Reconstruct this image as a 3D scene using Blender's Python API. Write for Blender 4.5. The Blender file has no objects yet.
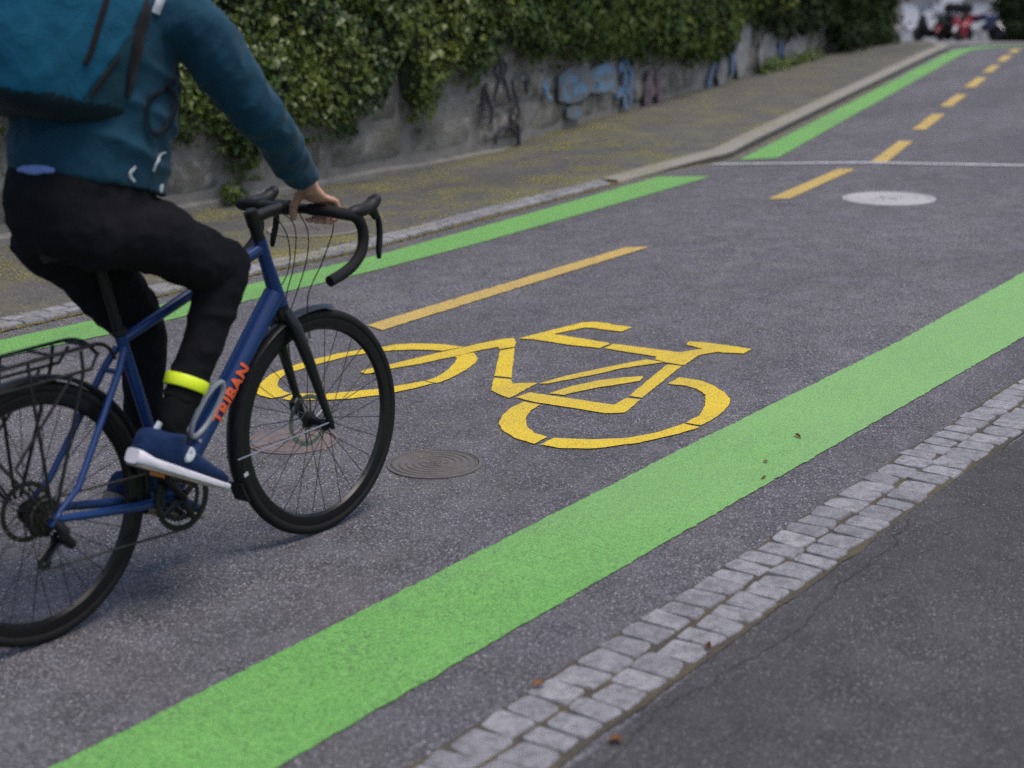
import bpy, bmesh, math, random
from mathutils import Vector, Matrix, noise
random.seed(7)
PI = math.pi
S = bpy.context.scene
COL = S.collection
V = Vector

# ------------------------------------------------------------------ helpers
def link(o, parent=None):
    COL.objects.link(o)
    if parent is not None:
        o.parent = parent
    return o

def tag(o, label=None, cat=None, group=None, kind=None):
    if label: o['label'] = label
    if cat: o['category'] = cat
    if group: o['group'] = group
    if kind: o['kind'] = kind
    return o

def empty(name, mat=None, parent=None):
    o = bpy.data.objects.new(name, None)
    o.empty_display_size = .1
    link(o, parent)
    if mat is not None: o.matrix_world = mat
    return o

def frame_of(d, up=None):
    d = d.normalized()
    up = up or V((0, 0, 1))
    if abs(d.dot(up)) > .98: up = V((1, 0, 0))
    a = up.cross(d).normalized()
    return a, d.cross(a)

class MB:
    def __init__(self):
        self.v = []; self.f = []; self.mi = []
    def add(self, vs, fs, m=0):
        n = len(self.v)
        self.v += [V(x) for x in vs]
        self.f += [tuple(i + n for i in f) for f in fs]
        self.mi += [m] * len(fs)
        return self
    def box(self, c, s, rot=None, m=0):
        c = V(c); hx, hy, hz = s[0] / 2, s[1] / 2, s[2] / 2
        vs = [V((x, y, z)) for x in (-hx, hx) for y in (-hy, hy) for z in (-hz, hz)]
        if rot is not None: vs = [rot @ p for p in vs]
        return self.add([c + p for p in vs], [(0, 1, 3, 2), (4, 6, 7, 5), (0, 4, 5, 1), (2, 3, 7, 6), (0, 2, 6, 4), (1, 5, 7, 3)], m)
    def rings(self, rings, caps=True, closed=False, m=0):
        n = len(rings[0]); vs = [p for r in rings for p in r]; fs = []
        k = len(rings)
        for i in range(k if closed else k - 1):
            j = (i + 1) % k
            for a in range(n):
                b = (a + 1) % n
                fs.append((i * n + a, i * n + b, j * n + b, j * n + a))
        if caps and not closed:
            fs.append(tuple(reversed(range(n)))); fs.append(tuple((k - 1) * n + a for a in range(n)))
        return self.add(vs, fs, m)
    def tube(self, pts, r, n=10, flat=1., up=None, caps=True, closed=False, m=0):
        pts = [V(p) for p in pts]; k = len(pts)
        rs = r if isinstance(r, (list, tuple)) else [r] * k
        rings = []; prev = None
        for i, p in enumerate(pts):
            if closed: d = pts[(i + 1) % k] - pts[i - 1]
            else: d = pts[min(i + 1, k - 1)] - pts[max(i - 1, 0)]
            d.normalize()
            if prev is None: a, b = frame_of(d, up)
            else:
                a = (prev - d * prev.dot(d)).normalized(); b = d.cross(a)
            prev = a
            rings.append([p + a * math.cos(t) * rs[i] + b * math.sin(t) * rs[i] * flat for t in [2 * PI * q / n for q in range(n)]])
        return self.rings(rings, caps, closed, m)
    def torus(self, c, R, r, axis=(0, 1, 0), n=64, k=10, rz=None, m=0):
        c = V(c); a, b = frame_of(V(axis)); ax = V(axis).normalized(); rz = rz or r
        rings = []
        for i in range(n):
            t = 2 * PI * i / n; e = a * math.cos(t) + b * math.sin(t)
            rings.append([c + e * (R + r * math.cos(q)) + ax * rz * math.sin(q) for q in [2 * PI * j / k for j in range(k)]])
        return self.rings(rings, False, True, m)
    def lathe(self, c, prof, axis=(0, 1, 0), n=32, m=0, caps=True):
        c = V(c); a, b = frame_of(V(axis)); ax = V(axis).normalized()
        rings = [[c + ax * h + (a * math.cos(t) + b * math.sin(t)) * r for t in [2 * PI * q / n for q in range(n)]] for r, h in prof]
        return self.rings(rings, caps, False, m)
    def prism(self, pts, h, axis=None, m=0):
        """closed outline (3-D points) pushed along the vector h"""
        pts = [V(p) for p in pts]; h = V(h); n = len(pts)
        fs = [tuple(range(n)), tuple(reversed(range(n, 2 * n)))] + [(i, i + n, (i + 1) % n + n, (i + 1) % n) for i in range(n)]
        return self.add(pts + [p + h for p in pts], fs, m)
    def mesh(self, name, mats, smooth=True, off=None, fix=True, auto=None):
        me = bpy.data.meshes.new(name)
        o = off or V((0, 0, 0))
        me.from_pydata([p - o for p in self.v], [], self.f)
        for mm in (mats if isinstance(mats, (list, tuple)) else [mats]): me.materials.append(mm)
        if any(self.mi): me.polygons.foreach_set('material_index', self.mi)
        if fix:
            bm = bmesh.new(); bm.from_mesh(me)
            bmesh.ops.recalc_face_normals(bm, faces=bm.faces)
            bm.to_mesh(me); bm.free()
        if smooth:
            me.polygons.foreach_set('use_smooth', [True] * len(me.polygons))
            try: me.set_sharp_from_angle(angle=math.radians(auto or 40))
            except Exception: pass
        me.update()
        return me
    def build(self, name, mats, parent=None, smooth=True, off=None, fix=True, auto=None):
        o = bpy.data.objects.new(name, self.mesh(name, mats, smooth, off, fix, auto))
        return link(o, parent)

def remesh(mbs, voxel, smooth=4, fac=.5):
    """union of closed shapes as one skin; returns a mesh"""
    tot = MB()
    for b in mbs: tot.add(b.v, b.f)
    me = tot.mesh('tmp', [], False)
    o = bpy.data.objects.new('tmp', me); COL.objects.link(o)
    md = o.modifiers.new('r', 'REMESH'); md.mode = 'VOXEL'; md.voxel_size = voxel; md.adaptivity = 0
    dg = bpy.context.evaluated_depsgraph_get(); dg.update()
    out = bpy.data.meshes.new_from_object(o.evaluated_get(dg))
    bpy.data.objects.remove(o); bpy.data.meshes.remove(me)
    bm = bmesh.new(); bm.from_mesh(out)
    for _ in range(smooth):
        bmesh.ops.smooth_vert(bm, verts=bm.verts, factor=fac, use_axis_x=True, use_axis_y=True, use_axis_z=True)
    bm.to_mesh(out); bm.free()
    return out

def put(me, name, mat, parent=None, off=None):
    if off is not None: me.transform(Matrix.Translation(-V(off)))
    me.name = name; me.materials.clear(); me.materials.append(mat)
    me.polygons.foreach_set('use_smooth', [True] * len(me.polygons))
    return link(bpy.data.objects.new(name, me), parent)

def resample(pts, n):
    pts = [V(p) for p in pts]
    L = [0]
    for a, b in zip(pts, pts[1:]): L.append(L[-1] + (b - a).length)
    out = []
    for i in range(n):
        s = L[-1] * i / (n - 1); j = 0
        while j < len(L) - 2 and L[j + 1] < s: j += 1
        t = (s - L[j]) / max(1e-9, L[j + 1] - L[j])
        out.append(pts[j].lerp(pts[j + 1], t))
    return out

def smoothpath(pts, n):
    """Catmull-Rom through the points, n samples"""
    pts = [V(p) for p in pts]; P = [pts[0] * 2 - pts[1]] + pts + [pts[-1] * 2 - pts[-2]]
    out = []; k = len(pts) - 1
    for i in range(n):
        s = k * i / (n - 1); j = min(int(s), k - 1); t = s - j
        a, b, c, d = P[j:j + 4]
        out.append(.5 * ((2 * b) + (c - a) * t + (2 * a - 5 * b + 4 * c - d) * t * t + (3 * b - a - 3 * c + d) * t ** 3))
    return out

def interp(tab, x):
    if x <= tab[0][0]: return tab[0][1]
    for (a, b), (c, d) in zip(tab, tab[1:]):
        if x <= c: return b + (d - b) * (x - a) / (c - a)
    return tab[-1][1]

# ------------------------------------------------------------------ materials
class NT:
    def __init__(self, name):
        self.m = bpy.data.materials.new(name); self.m.use_nodes = True
        self.t = self.m.node_tree; self.n = self.t.nodes; self.b = self.n['Principled BSDF']
        self._tc = None
    def new(self, ty, **k):
        x = self.n.new(ty)
        for a, b in k.items():
            if a.startswith('_'): setattr(x, a[1:], b)
            else: x.inputs[a.replace('_', ' ')].default_value = b
        return x
    def ln(self, a, b): self.t.links.new(a, b)
    def tc(self, scale=None, rot=None, loc=None):
        if self._tc is None: self._tc = self.new('ShaderNodeTexCoord')
        if scale is None and rot is None: return self._tc.outputs['Object']
        mp = self.new('ShaderNodeMapping')
        if scale: mp.inputs['Scale'].default_value = scale
        if rot: mp.inputs['Rotation'].default_value = rot
        if loc: mp.inputs['Location'].default_value = loc
        self.ln(self._tc.outputs['Object'], mp.inputs['Vector'])
        return mp.outputs[0]
    def noise(self, scale, detail=4, rough=.55, vec=None, dist=0.):
        x = self.new('ShaderNodeTexNoise', Scale=scale, Detail=detail, Roughness=rough, Distortion=dist)
        self.ln(vec or self.tc(), x.inputs['Vector']); return x.outputs['Fac']
    def voro(self, scale, feature='F1', out='Color', vec=None, rnd=1.):
        x = self.new('ShaderNodeTexVoronoi', Scale=scale, Randomness=rnd, _feature=feature)
        self.ln(vec or self.tc(), x.inputs['Vector']); return x.outputs[out]
    def ramp(self, fac, stops, interp_='LINEAR'):
        x = self.new('ShaderNodeValToRGB'); cr = x.color_ramp; cr.interpolation = interp_
        while len(cr.elements) > len(stops): cr.elements.remove(cr.elements[-1])
        while len(cr.elements) < len(stops): cr.elements.new(.5)
        for e, (p, c) in zip(cr.elements, stops):
            e.position = p; e.color = (*c[:3], 1) if isinstance(c, (tuple, list)) else (c, c, c, 1)
        self.ln(fac, x.inputs['Fac']); return x.outputs['Color']
    def mix(self, fac, a, b, mode='MIX'):
        x = self.new('ShaderNodeMix', _data_type='RGBA', _blend_type=mode)
        for i, s in ((0, fac), (6, a), (7, b)):
            if hasattr(s, 'links') or hasattr(s, 'is_output'): self.ln(s, x.inputs[i])
            else: x.inputs[i].default_value = s if i == 0 else (*s[:3], 1)
        return x.outputs[2]
    def math(self, op, a, b=None, clamp=False):
        x = self.new('ShaderNodeMath', _operation=op, _use_clamp=clamp)
        for i, s in ((0, a), (1, b)):
            if s is None: continue
            if hasattr(s, 'is_output'): self.ln(s, x.inputs[i])
            else: x.inputs[i].default_value = s
        return x.outputs[0]
    def col(self, c):
        if hasattr(c, 'is_output'): self.ln(c, self.b.inputs['Base Color'])
        else: self.b.inputs['Base Color'].default_value = (*c[:3], 1)
        return self
    def set(self, **k):
        for a, v in k.items():
            i = self.b.inputs[a.replace('_', ' ')]
            if hasattr(v, 'is_output'): self.ln(v, i)
            else: i.default_value = v
        return self
    def bump(self, h, strength=.3, dist=.01, chain=None):
        x = self.new('ShaderNodeBump', Strength=strength, Distance=dist)
        self.ln(h, x.inputs['Height'])
        if chain is not None: self.ln(chain, x.inputs['Normal'])
        self.ln(x.outputs[0], self.b.inputs['Normal']); return x.outputs[0]
    def pos(self):
        g = self.new('ShaderNodeNewGeometry'); return g

def simple(name, c, rough=.5, metal=0., var=.12, scale=30., bump=0., coat=0., spec=.5):
    t = NT(name)
    n = t.noise(scale, 5)
    t.col(t.mix(n, [x * (1 - var) for x in c], [min(1, x * (1 + var)) for x in c]))
    t.set(Roughness=rough, Metallic=metal, Specular_IOR_Level=spec)
    if coat: t.set(Coat_Weight=coat, Coat_Roughness=.15)
    if bump: t.bump(n, bump, .004)
    return t.m

def m_asphalt(name, base, stone, bright, scale, stain=.25, tint=(.5, .45, .3), tintamt=.0, rough=.85):
    t = NT(name)
    vc = t.voro(scale); vd = t.voro(scale, out='Distance')
    sep = t.new('ShaderNodeSeparateColor'); t.ln(vc, sep.inputs[0])
    agg = t.ramp(sep.outputs[0], [(0., base), (.45, [b * 1.25 for b in base]), (.75, stone), (.93, stone), (.97, bright)])
    # binder between the stones
    gap = t.ramp(vd, [(.35, 0.), (.75, 1.)])
    c = t.mix(gap, agg, [b * .55 for b in base])
    # second, finer grit
    v2 = t.voro(scale * 2.3); s2 = t.new('ShaderNodeSeparateColor'); t.ln(v2, s2.inputs[0])
    c = t.mix(t.ramp(s2.outputs[1], [(.8, 0.), (.9, .6)]), c, stone)
    big = t.noise(.9, 6, .62); mid = t.noise(5.5, 5, .6)
    c = t.mix(t.ramp(big, [(.3, stain), (.62, 0.)]), c, [b * .45 for b in base])
    c = t.mix(t.ramp(mid, [(.42, 0.), (.75, stain * .9)]), c, [s * 1.05 for s in stone])
    if tintamt:
        c = t.mix(t.ramp(t.noise(2.3, 5, .7), [(.45, 0.), (.7, tintamt)]), c, tint)
    lane = t.noise(.55, 4, .55, t.tc((.30, 1.5, 1.)))
    c = t.mix(t.ramp(lane, [(.34, .34), (.56, 0.)]), c, [b * .62 for b in base])
    t.col(c)
    t.set(Roughness=rough, Specular_IOR_Level=.35)
    inv = t.math('SUBTRACT', 1., vd)
    t.bump(t.math('ADD', t.math('MULTIPLY', inv, .6), t.math('MULTIPLY', sep.outputs[1], .5)), .55, .006)
    return t.m

def m_paint(name, c, dark, asph, scale, wear=.35, chalk_and_light=None):
    t = NT(name)
    vc = t.voro(scale); sep = t.new('ShaderNodeSeparateColor'); t.ln(vc, sep.inputs[0])
    col = t.mix(sep.outputs[0], dark, c)
    big = t.noise(1.6, 6, .65)
    col = t.mix(t.ramp(big, [(.35, .35), (.65, 0.)]), col, dark)
    # rubbed-through grains
    w = t.math('MULTIPLY', t.ramp(sep.outputs[1], [(.80, 0.), (.9, 1.)]), t.ramp(t.noise(4., 6, .7), [(.4, 0.), (.75, wear * 2.2)]), True)
    col = t.mix(w, col, asph)
    pit = t.voro(scale * .62, out='Distance'); s9 = t.new('ShaderNodeSeparateColor'); t.ln(t.voro(scale * .62), s9.inputs[0])
    pm = t.math('MULTIPLY', t.ramp(pit, [(.42, 0.), (.7, .5)]), t.ramp(s9.outputs[2], [(.3, 0.), (.7, 1.)]))
    col = t.mix(pm, col, [x * .35 for x in dark])
    sm = t.noise(.7, 7, .7, t.tc((.35, 2.2, 1)))
    col = t.mix(t.ramp(sm, [(.46, 0.), (.70, .5)]), col, [q * .5 + a * .7 for q, a in zip(dark, asph)])
    if chalk_and_light:
        sx = t.new('ShaderNodeSeparateXYZ'); t.ln(t.tc(), sx.inputs[0])
        g = t.math('ADD', sx.outputs[0], t.math('MULTIPLY', t.noise(1.1, 5, .6), 2.5))
        g = t.math('MULTIPLY', t.ramp(t.math('MULTIPLY', g, .1), [(.42, 0.), (.66, .38)]), t.ramp(t.math('MULTIPLY', sx.outputs[1], .1), [(.33, 1.), (.40, .25)]))
        col = t.mix(g, col, chalk_and_light)  # paler along x: chalky wear, plus brightness falloff painted in
    t.col(col); t.set(Roughness=.75, Specular_IOR_Level=.35)
    vd = t.voro(scale, out='Distance')
    t.bump(t.math('SUBTRACT', 1., vd), .7, .005)
    return t.m

ASPH = (.075, .072, .084)
M = {}
M['asphalt'] = m_asphalt('asphalt_chip', (.061, .058, .068), (.212, .203, .228), (.46, .44, .48), 165, .32, (.16, .14, .07), .12)
M['asphalt_smooth'] = m_asphalt('asphalt_worn', (.046, .043, .047), (.102, .096, .103), (.25, .24, .25), 170, .42)
M['asphalt_walk'] = m_asphalt('asphalt_walk', (.074, .071, .070), (.135, .130, .124), (.27, .26, .25), 90, .35, (.17, .16, .05), .5)
M['forecourt'] = m_asphalt('forecourt', (.17, .16, .155), (.25, .235, .225), (.35, .34, .33), 60, .2)
M['green'] = m_paint('green_paint', (.19, .43, .115), (.10, .29, .06), ASPH, 175, .5, (.27, .44, .19))
M['yellow'] = m_paint('yellow_paint', (.74, .55, .045), (.62, .43, .028), ASPH, 210, .42)
M['yellow_old'] = m_paint('yellow_paint_worn', (.58, .41, .12), (.44, .31, .09), ASPH, 170, .55)
M['white_line'] = m_paint('white_paint', (.55, .54, .56), (.38, .37, .40), ASPH, 150, .4)

def m_sett():
    t = NT('granite_sett')
    g = t.new('ShaderNodeNewGeometry'); r = g.outputs['Random Per Island']
    n = t.noise(130, 4, .75); n2 = t.noise(30, 6, .7)
    c = t.ramp(r, [(0., (.135, .133, .147)), (.5, (.20, .197, .215)), (1., (.27, .265, .285))])
    c = t.mix(t.ramp(n, [(.35, 0.), (.65, .5)]), c, (.36, .35, .375))
    c = t.mix(t.ramp(n2, [(.44, 0.), (.64, .7)]), c, (.10, .092, .10))
    t.col(c); t.set(Roughness=.7, Specular_IOR_Level=.45)
    t.bump(t.math('ADD', n2, t.math('MULTIPLY', n, .5)), .8, .010)
    return t.m
M['sett'] = m_sett()
M['joint'] = m_asphalt('joint_dirt', (.062, .052, .042), (.105, .088, .068), (.16, .14, .11), 220, .4, (.16, .12, .03), .5)
def m_kerb():
    t = NT('kerb_stone')
    n = t.noise(70, 5, .7); b = t.noise(3, 6, .6)
    c = t.mix(n, (.15, .14, .13), (.25, .235, .215))
    c = t.mix(t.ramp(b, [(.4, 0.), (.7, .6)]), c, (.20, .185, .13))
    t.col(c); t.set(Roughness=.85); t.bump(n, .4, .006)
    return t.m
M['kerb'] = m_kerb()
M['kerb_face'] = simple('kerb_grime_shade', (.034, .031, .028), .9, 0, .5, 9, .4)  # grime on the kerb front, with its shadow line painted into the colour

def m_wall():
    t = NT('old_stone')
    g = t.new('ShaderNodeNewGeometry'); r = g.outputs['Random Per Island']
    n = t.noise(6, 8, .72); n2 = t.noise(1.7, 6, .65, dist=.6); n3 = t.noise(45, 4, .7)
    c = t.ramp(r, [(0., (.085, .077, .066)), (.4, (.145, .135, .12)), (.75, (.13, .125, .12)), (1., (.24, .23, .215))])
    c = t.mix(t.ramp(n, [(.47, 0.), (.56, .85)]), c, (.33, .315, .295))          # lime bloom
    c = t.mix(t.ramp(n2, [(.45, 0.), (.62, .8)]), c, (.085, .08, .06))       # damp, dark
    c = t.mix(t.ramp(t.noise(3.1, 5, .7), [(.55, 0.), (.72, .5)]), c, (.13, .13, .05))  # algae
    c = t.mix(t.math('MULTIPLY', n3, .35), c, (.10, .095, .09))
    t.col(c); t.set(Roughness=.92, Specular_IOR_Level=.25)
    t.bump(t.math('ADD', n, t.math('MULTIPLY', n3, .4)), .8, .03)
    return t.m
M['stone'] = m_wall()
M['mortar'] = simple('mortar', (.175, .165, .152), .95, 0, .45, 9, .6)

def m_leaf(name, a, b, c, rough=.42, trans=.18):
    t = NT(name)
    g = t.new('ShaderNodeNewGeometry'); r = g.outputs['Random Per Island']
    col = t.ramp(r, [(0., a), (.55, b), (.9, b), (1., c)])
    col = t.mix(t.ramp(t.noise(1.4, 3), [(.4, 0.), (.65, .55)]), col, c)
    t.col(col); t.set(Roughness=rough, Specular_IOR_Level=.4 if rough < .5 else .15)
    tr = t.new('ShaderNodeBsdfTranslucent'); t.ln(col, tr.inputs['Color'])
    mx = t.new('ShaderNodeMixShader'); mx.inputs[0].default_value = trans
    t.ln(t.b.outputs[0], mx.inputs[1]); t.ln(tr.outputs[0], mx.inputs[2])
    t.ln(mx.outputs[0], t.n['Material Output'].inputs['Surface'])
    return t.m
M['ivy'] = m_leaf('ivy_leaf', (.015, .035, .008), (.046, .083, .015), (.16, .185, .028), .36)
M['ivy_far'] = m_leaf('ivy_leaf_far', (.014, .033, .008), (.038, .070, .015), (.11, .14, .024), .5)
M['shrub'] = m_leaf('yellow_shrub_leaf', (.08, .11, .02), (.17, .19, .03), (.28, .27, .04))
M['hedge'] = m_leaf('hedge_leaf', (.012, .022, .008), (.022, .036, .012), (.034, .05, .016), .7)
M['weed'] = m_leaf('weed_leaf', (.04, .07, .015), (.08, .13, .02), (.16, .20, .03))
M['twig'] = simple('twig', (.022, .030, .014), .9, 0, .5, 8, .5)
M['blossom'] = m_leaf('blossom', (.27, .25, .045), (.36, .33, .055), (.46, .42, .08), .8, .1)
M['deadleaf'] = m_leaf('dead_leaf', (.10, .045, .02), (.17, .075, .025), (.22, .11, .04), .6, .1)

# bike & rider
M['rubber'] = simple('tyre_rubber', (.0075, .0075, .008), .75, 0, .3, 60, .15, 0, .25)
M['black'] = simple('black_plastic', (.008, .008, .009), .55, 0, .2, 40, 0, 0, .3)
M['tape'] = simple('bar_tape', (.008, .008, .010), .8, 0, .3, 120, .3, 0, .25)
M['gloss'] = simple('fender_black', (.010, .0105, .013), .32, 0, .15, 10, 0, 0, .4)
M['alu_black'] = simple('black_metal', (.016, .016, .018), .35, .6, .2, 30)
M['steel'] = simple('steel', (.35, .35, .37), .35, 1., .15, 50)
M['chain'] = simple('chain_steel', (.06, .056, .05), .5, .8, .3, 220, .3)
M['spoke'] = simple('spoke_steel', (.05, .05, .055), .35, .9, .1, 50)
M['frame'] = simple('navy_frame_paint', (.006, .033, .135), .38, .1, .10, 25, 0, .15, .4)
M['orange'] = simple('orange_letter', (.80, .115, .03), .5, 0, .05, 40)
M['amber'] = simple('amber_reflector', (.85, .26, .01), .25, 0, .1, 60)
M['grey_cage'] = simple('pale_cage', (.30, .31, .34), .4, .1, .1, 40)
def m_cloth(name, c, rough=.85, weave=900, sheen=.2, var=.25):
    t = NT(name)
    n = t.noise(7, 5, .6); w = t.noise(weave, 2)
    t.col(t.mix(n, [x * (1 - var) for x in c], [x * (1 + var) for x in c]))
    t.set(Roughness=rough, Specular_IOR_Level=.14, Sheen_Weight=sheen, Sheen_Roughness=.5)
    b1 = t.bump(w, .15, .001)
    t.bump(t.noise(16, 4, .55, dist=.8), .28, .02, b1)
    return t.m
M['jacket'] = m_cloth('teal_softshell', (.0045, .037, .066), .75, 900, .08)
M['trouser'] = m_cloth('black_trouser', (.0065, .0065, .0085), .9, 800, 0)
M['sock'] = m_cloth('black_sock', (.007, .007, .008), .9, 700, 0)
M['pack'] = m_cloth('teal_pack', (.003, .068, .125), .6, 600, .05)
M['packdark'] = m_cloth('dark_pack', (.004, .015, .023), .75, 600, .03)
M['packside'] = m_cloth('pack_side', (.004, .034, .052), .6, 600, .05)
M['loop'] = m_cloth('loop_navy', (.005, .009, .014), .8, 400, 0)
M['strap'] = m_cloth('strap_black', (.008, .008, .010), .75, 400, .05)
M['shirt'] = m_cloth('blue_shirt', (.16, .23, .50), .85, 900, .1)
M['shoe'] = m_cloth('navy_knit', (.008, .022, .072), .85, 500, .03)
M['sole'] = simple('white_sole', (.62, .59, .66), .6, 0, .08, 30, .1)
M['outsole'] = simple('dirty_shaded_sole', (.20, .17, .14), .8, 0, .3, 40, .2)
M['neon'] = simple('neon_band', (.72, .86, .02), .45, 0, .06, 30)
M['reflective'] = simple('silver_tab', (.42, .45, .48), .4, 0, .06, 30)
M['hair'] = simple('dark_hair', (.03, .02, .013), .6, 0, .4, 80, .5)
def m_skin():
    t = NT('skin')
    n = t.noise(25, 5, .6)
    t.col(t.mix(n, (.36, .19, .13), (.50, .28, .20))); t.set(Roughness=.5, Subsurface_Weight=.12)
    t.b.inputs['Subsurface Radius'].default_value = (.01, .004, .002)
    t.bump(t.noise(140, 3), .15, .002)
    return t.m
M['skin'] = m_skin()
M['facade'] = simple('white_render', (.78, .77, .80), .9, 0, .04, 1.5, .1)
M['plinth'] = simple('pale_plinth', (.55, .55, .58), .9, 0, .1, 3, .2)
M['glass'] = simple('window_glass', (.02, .025, .03), .08, 0, .2, 2)
M['sill'] = simple('sill_stone', (.24, .22, .22), .7, 0, .1, 8)
M['iron'] = simple('cast_iron', (.092, .083, .079), .8, 0, .5, 30, .4)
M['iron_pale'] = simple('pale_cover', (.33, .315, .325), .75, 0, .15, 45, .3)
M['rust'] = simple('rusty_cover', (.125, .098, .095), .85, 0, .5, 25, .3)
M['red'] = simple('red_fairing', (.20, .006, .016), .3, 0, .1, 10, 0, .5)
M['blue'] = simple('blue_fairing', (.016, .022, .09), .3, 0, .1, 10, 0, .5)
M['white'] = simple('white_fairing', (.42, .40, .44), .35, 0, .05, 10, 0, .5)
M['clear'] = simple('smoked_screen', (.16, .17, .20), .15, 0, .05, 10)
# ------------------------------------------------------------------ the lie of the land
TA = math.radians(14.3)                      # the street bends left by this much
TD = V((math.cos(TA), math.sin(TA), 0)); TN = V((-math.sin(TA), math.cos(TA), 0))
def zg(x, y):
    t = x * TD.x + y * TD.y
    if t < 26: return 0.
    if t < 32: return -.056 * (t - 26) ** 2 / 12
    return -.168 - .056 * (min(t, 120) - 32)

def ribbon(name, A, B, n, m, zo, mat, jag=0., zfun=None, parent=None):
    """sheet between two polylines, following the ground"""
    A = resample([(*p[:2], 0) for p in A], n); B = resample([(*p[:2], 0) for p in B], n)
    mb = MB(); vs = []
    for i in range(n):
        a, b = A[i], B[i]; d = (b - a).normalized() if (b - a).length > 0 else V((0, 1, 0))
        for j in range(m + 1):
            p = a.lerp(b, j / m)
            if jag and j in (0, m):
                p = p + d * (random.gauss(0, jag) + .5 * jag * noise.noise(p * 6))
            vs.append((p.x, p.y, zg(p.x, p.y) + (zfun(p.x, p.y, j / m) if zfun else zo)))
    fs = []
    for i in range(n - 1):
        for j in range(m):
            q = i * (m + 1) + j
            fs.append((q, q + 1, q + m + 2, q + m + 1))
    mb.add(vs, fs)
    o = mb.build(name, mat, parent, True, fix=False)
    bm = bmesh.new(); bm.from_mesh(o.data); bm.normal_update()
    if sum(f.normal.z for f in bm.faces) < 0: bmesh.ops.reverse_faces(bm, faces=bm.faces)
    bm.to_mesh(o.data); bm.free()
    return o

def grid(name, xs, ys, zo, mat):
    vs = [(x, y, zg(x, y) + zo) for x in xs for y in ys]; k = len(ys)
    fs = [(i * k + j, (i + 1) * k + j, (i + 1) * k + j + 1, i * k + j + 1) for i in range(len(xs) - 1) for j in range(k - 1)]
    return MB().add(vs, fs).build(name, mat, None, True, fix=False)

def frange(a, b, s):
    n = int(round((b - a) / s)); return [a + (b - a) * i / n for i in range(n + 1)]

tag(grid('ground', frange(-60, 260, 8), frange(-160, 200, 8), -.06, M['asphalt_smooth']), kind='structure')
tag(grid('road', frange(-4, 100, 1), frange(-12, 48, 1.5), 0., M['asphalt']), kind='structure')

# right-hand pavement, level with the road behind the sett gutter
def rwob(x): return .012 * math.sin(x * 1.7) + .008 * math.sin(x * 4.1)
tag(ribbon('pavement', [(x, -9) for x in frange(-3, 26, .25)], [(x, 1.80 + rwob(x)) for x in frange(-3, 26, .25)], 117, 6, .006, M['asphalt_smooth']), kind='structure')

# kerb line on the left (front foot of the kerb), bending left after x = 7
KF = [(-3, 6.50), (2, 6.42), (4.7, 6.34), (7.4, 6.27), (8.4, 6.34), (9.4, 6.40), (10.6, 6.47), (11.3, 6.46)] + \
     [(12.0 + s * TD.x, 6.36 + -.055 + .10 + s * TD.y) for s in (.0, 2, 4, 6, 8, 10, 12, 14, 14.8)]
KF = [(KF[i][0], KF[i][1]) for i in range(len(KF))] + [(27.3, 10.55), (28.6, 11.1), (31, 12.2), (36, 14.2)]
def kerb_h(x):
    return interp([(9.9, .012), (10.9, .03), (11.8, .065), (13, .075), (25, .075), (27.5, .05), (36, .05)], x)
KP = resample([(*p, 0) for p in KF], 260)
def kn(i):
    a, b = KP[max(0, i - 1)], KP[min(len(KP) - 1, i + 1)]; d = (b - a).normalized()
    return V((-d.y, d.x, 0))
def offset_kerb(w): return [KP[i] + kn(i) * w for i in range(len(KP))]
# kerb stones: one dressed row, from x = 9.7 on
mb = MB(); rows = []
joint = 0
for i, p in enumerate(KP):
    if p.x < 10.3: continue
    n = kn(i); h = kerb_h(p.x); g = zg(p.x, p.y)
    rows.append([V((*(p + n * a).xy, g + b)) for a, b in ((0, -.04), (0.006, h - .018), (.022, h), (.145, h + .004), (.170, h + .002), (.170, -.04))])
vs = [q for r in rows for q in r]; fs = []
for i in range(len(rows) - 1):
    for j in range(5):
        fs.append((i * 6 + j, i * 6 + j + 1, (i + 1) * 6 + j + 1, (i + 1) * 6 + j))
mb.add(vs, fs)
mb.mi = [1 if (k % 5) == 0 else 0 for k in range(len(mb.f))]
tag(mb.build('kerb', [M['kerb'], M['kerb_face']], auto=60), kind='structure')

WALLB = V((11.5, 8.25, 0)); WD2 = (V((28.15, 11.96, 0)) - WALLB).normalized(); WN2 = V((WD2.y, -WD2.x, 0))
def wall_pt(s, out=0., z=0.):
    """s = metres along the wall from x = 0; out = towards the street"""
    if s < 11.5: p = V((s, 8.25, 0)); n = V((0, -1, 0))
    else: p = WALLB + WD2 * (s - 11.5); n = WN2
    k = max(0, min(1, (s - 11.2) / .6)); n = V((0, -1, 0)).lerp(WN2, k).normalized()
    p = p + n * out
    return V((p.x, p.y, zg(p.x, p.y) + z))
def wall_n(s):
    k = max(0, min(1, (s - 11.2) / .6)); return V((0, -1, 0)).lerp(WN2, k).normalized()
def s_of_x(x): return x if x < 11.5 else 11.5 + (x - 11.5) / WD2.x

# left pavement between kerb and wall
back = [wall_pt(s, -.15) for s in frange(-3, 30.4, .6)]
front = offset_kerb(.15)
def lz(x, y, t): return (kerb_h(x) if x > 9.9 else .010) - .004
tag(ribbon('pavement_left', front, back, 160, 8, 0, M['asphalt_walk'], zfun=lz), kind='structure')

# far side of the junction, paler
tag(ribbon('forecourt', [(27.9, 11.0), (29.6, 10.15), (31.0, 9.0), (32, 6), (33, 0)], [(56, 36), (58.5, 28), (61, 22), (66, 14), (72, 4)], 24, 24, .012, M['forecourt']), kind='structure')

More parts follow.
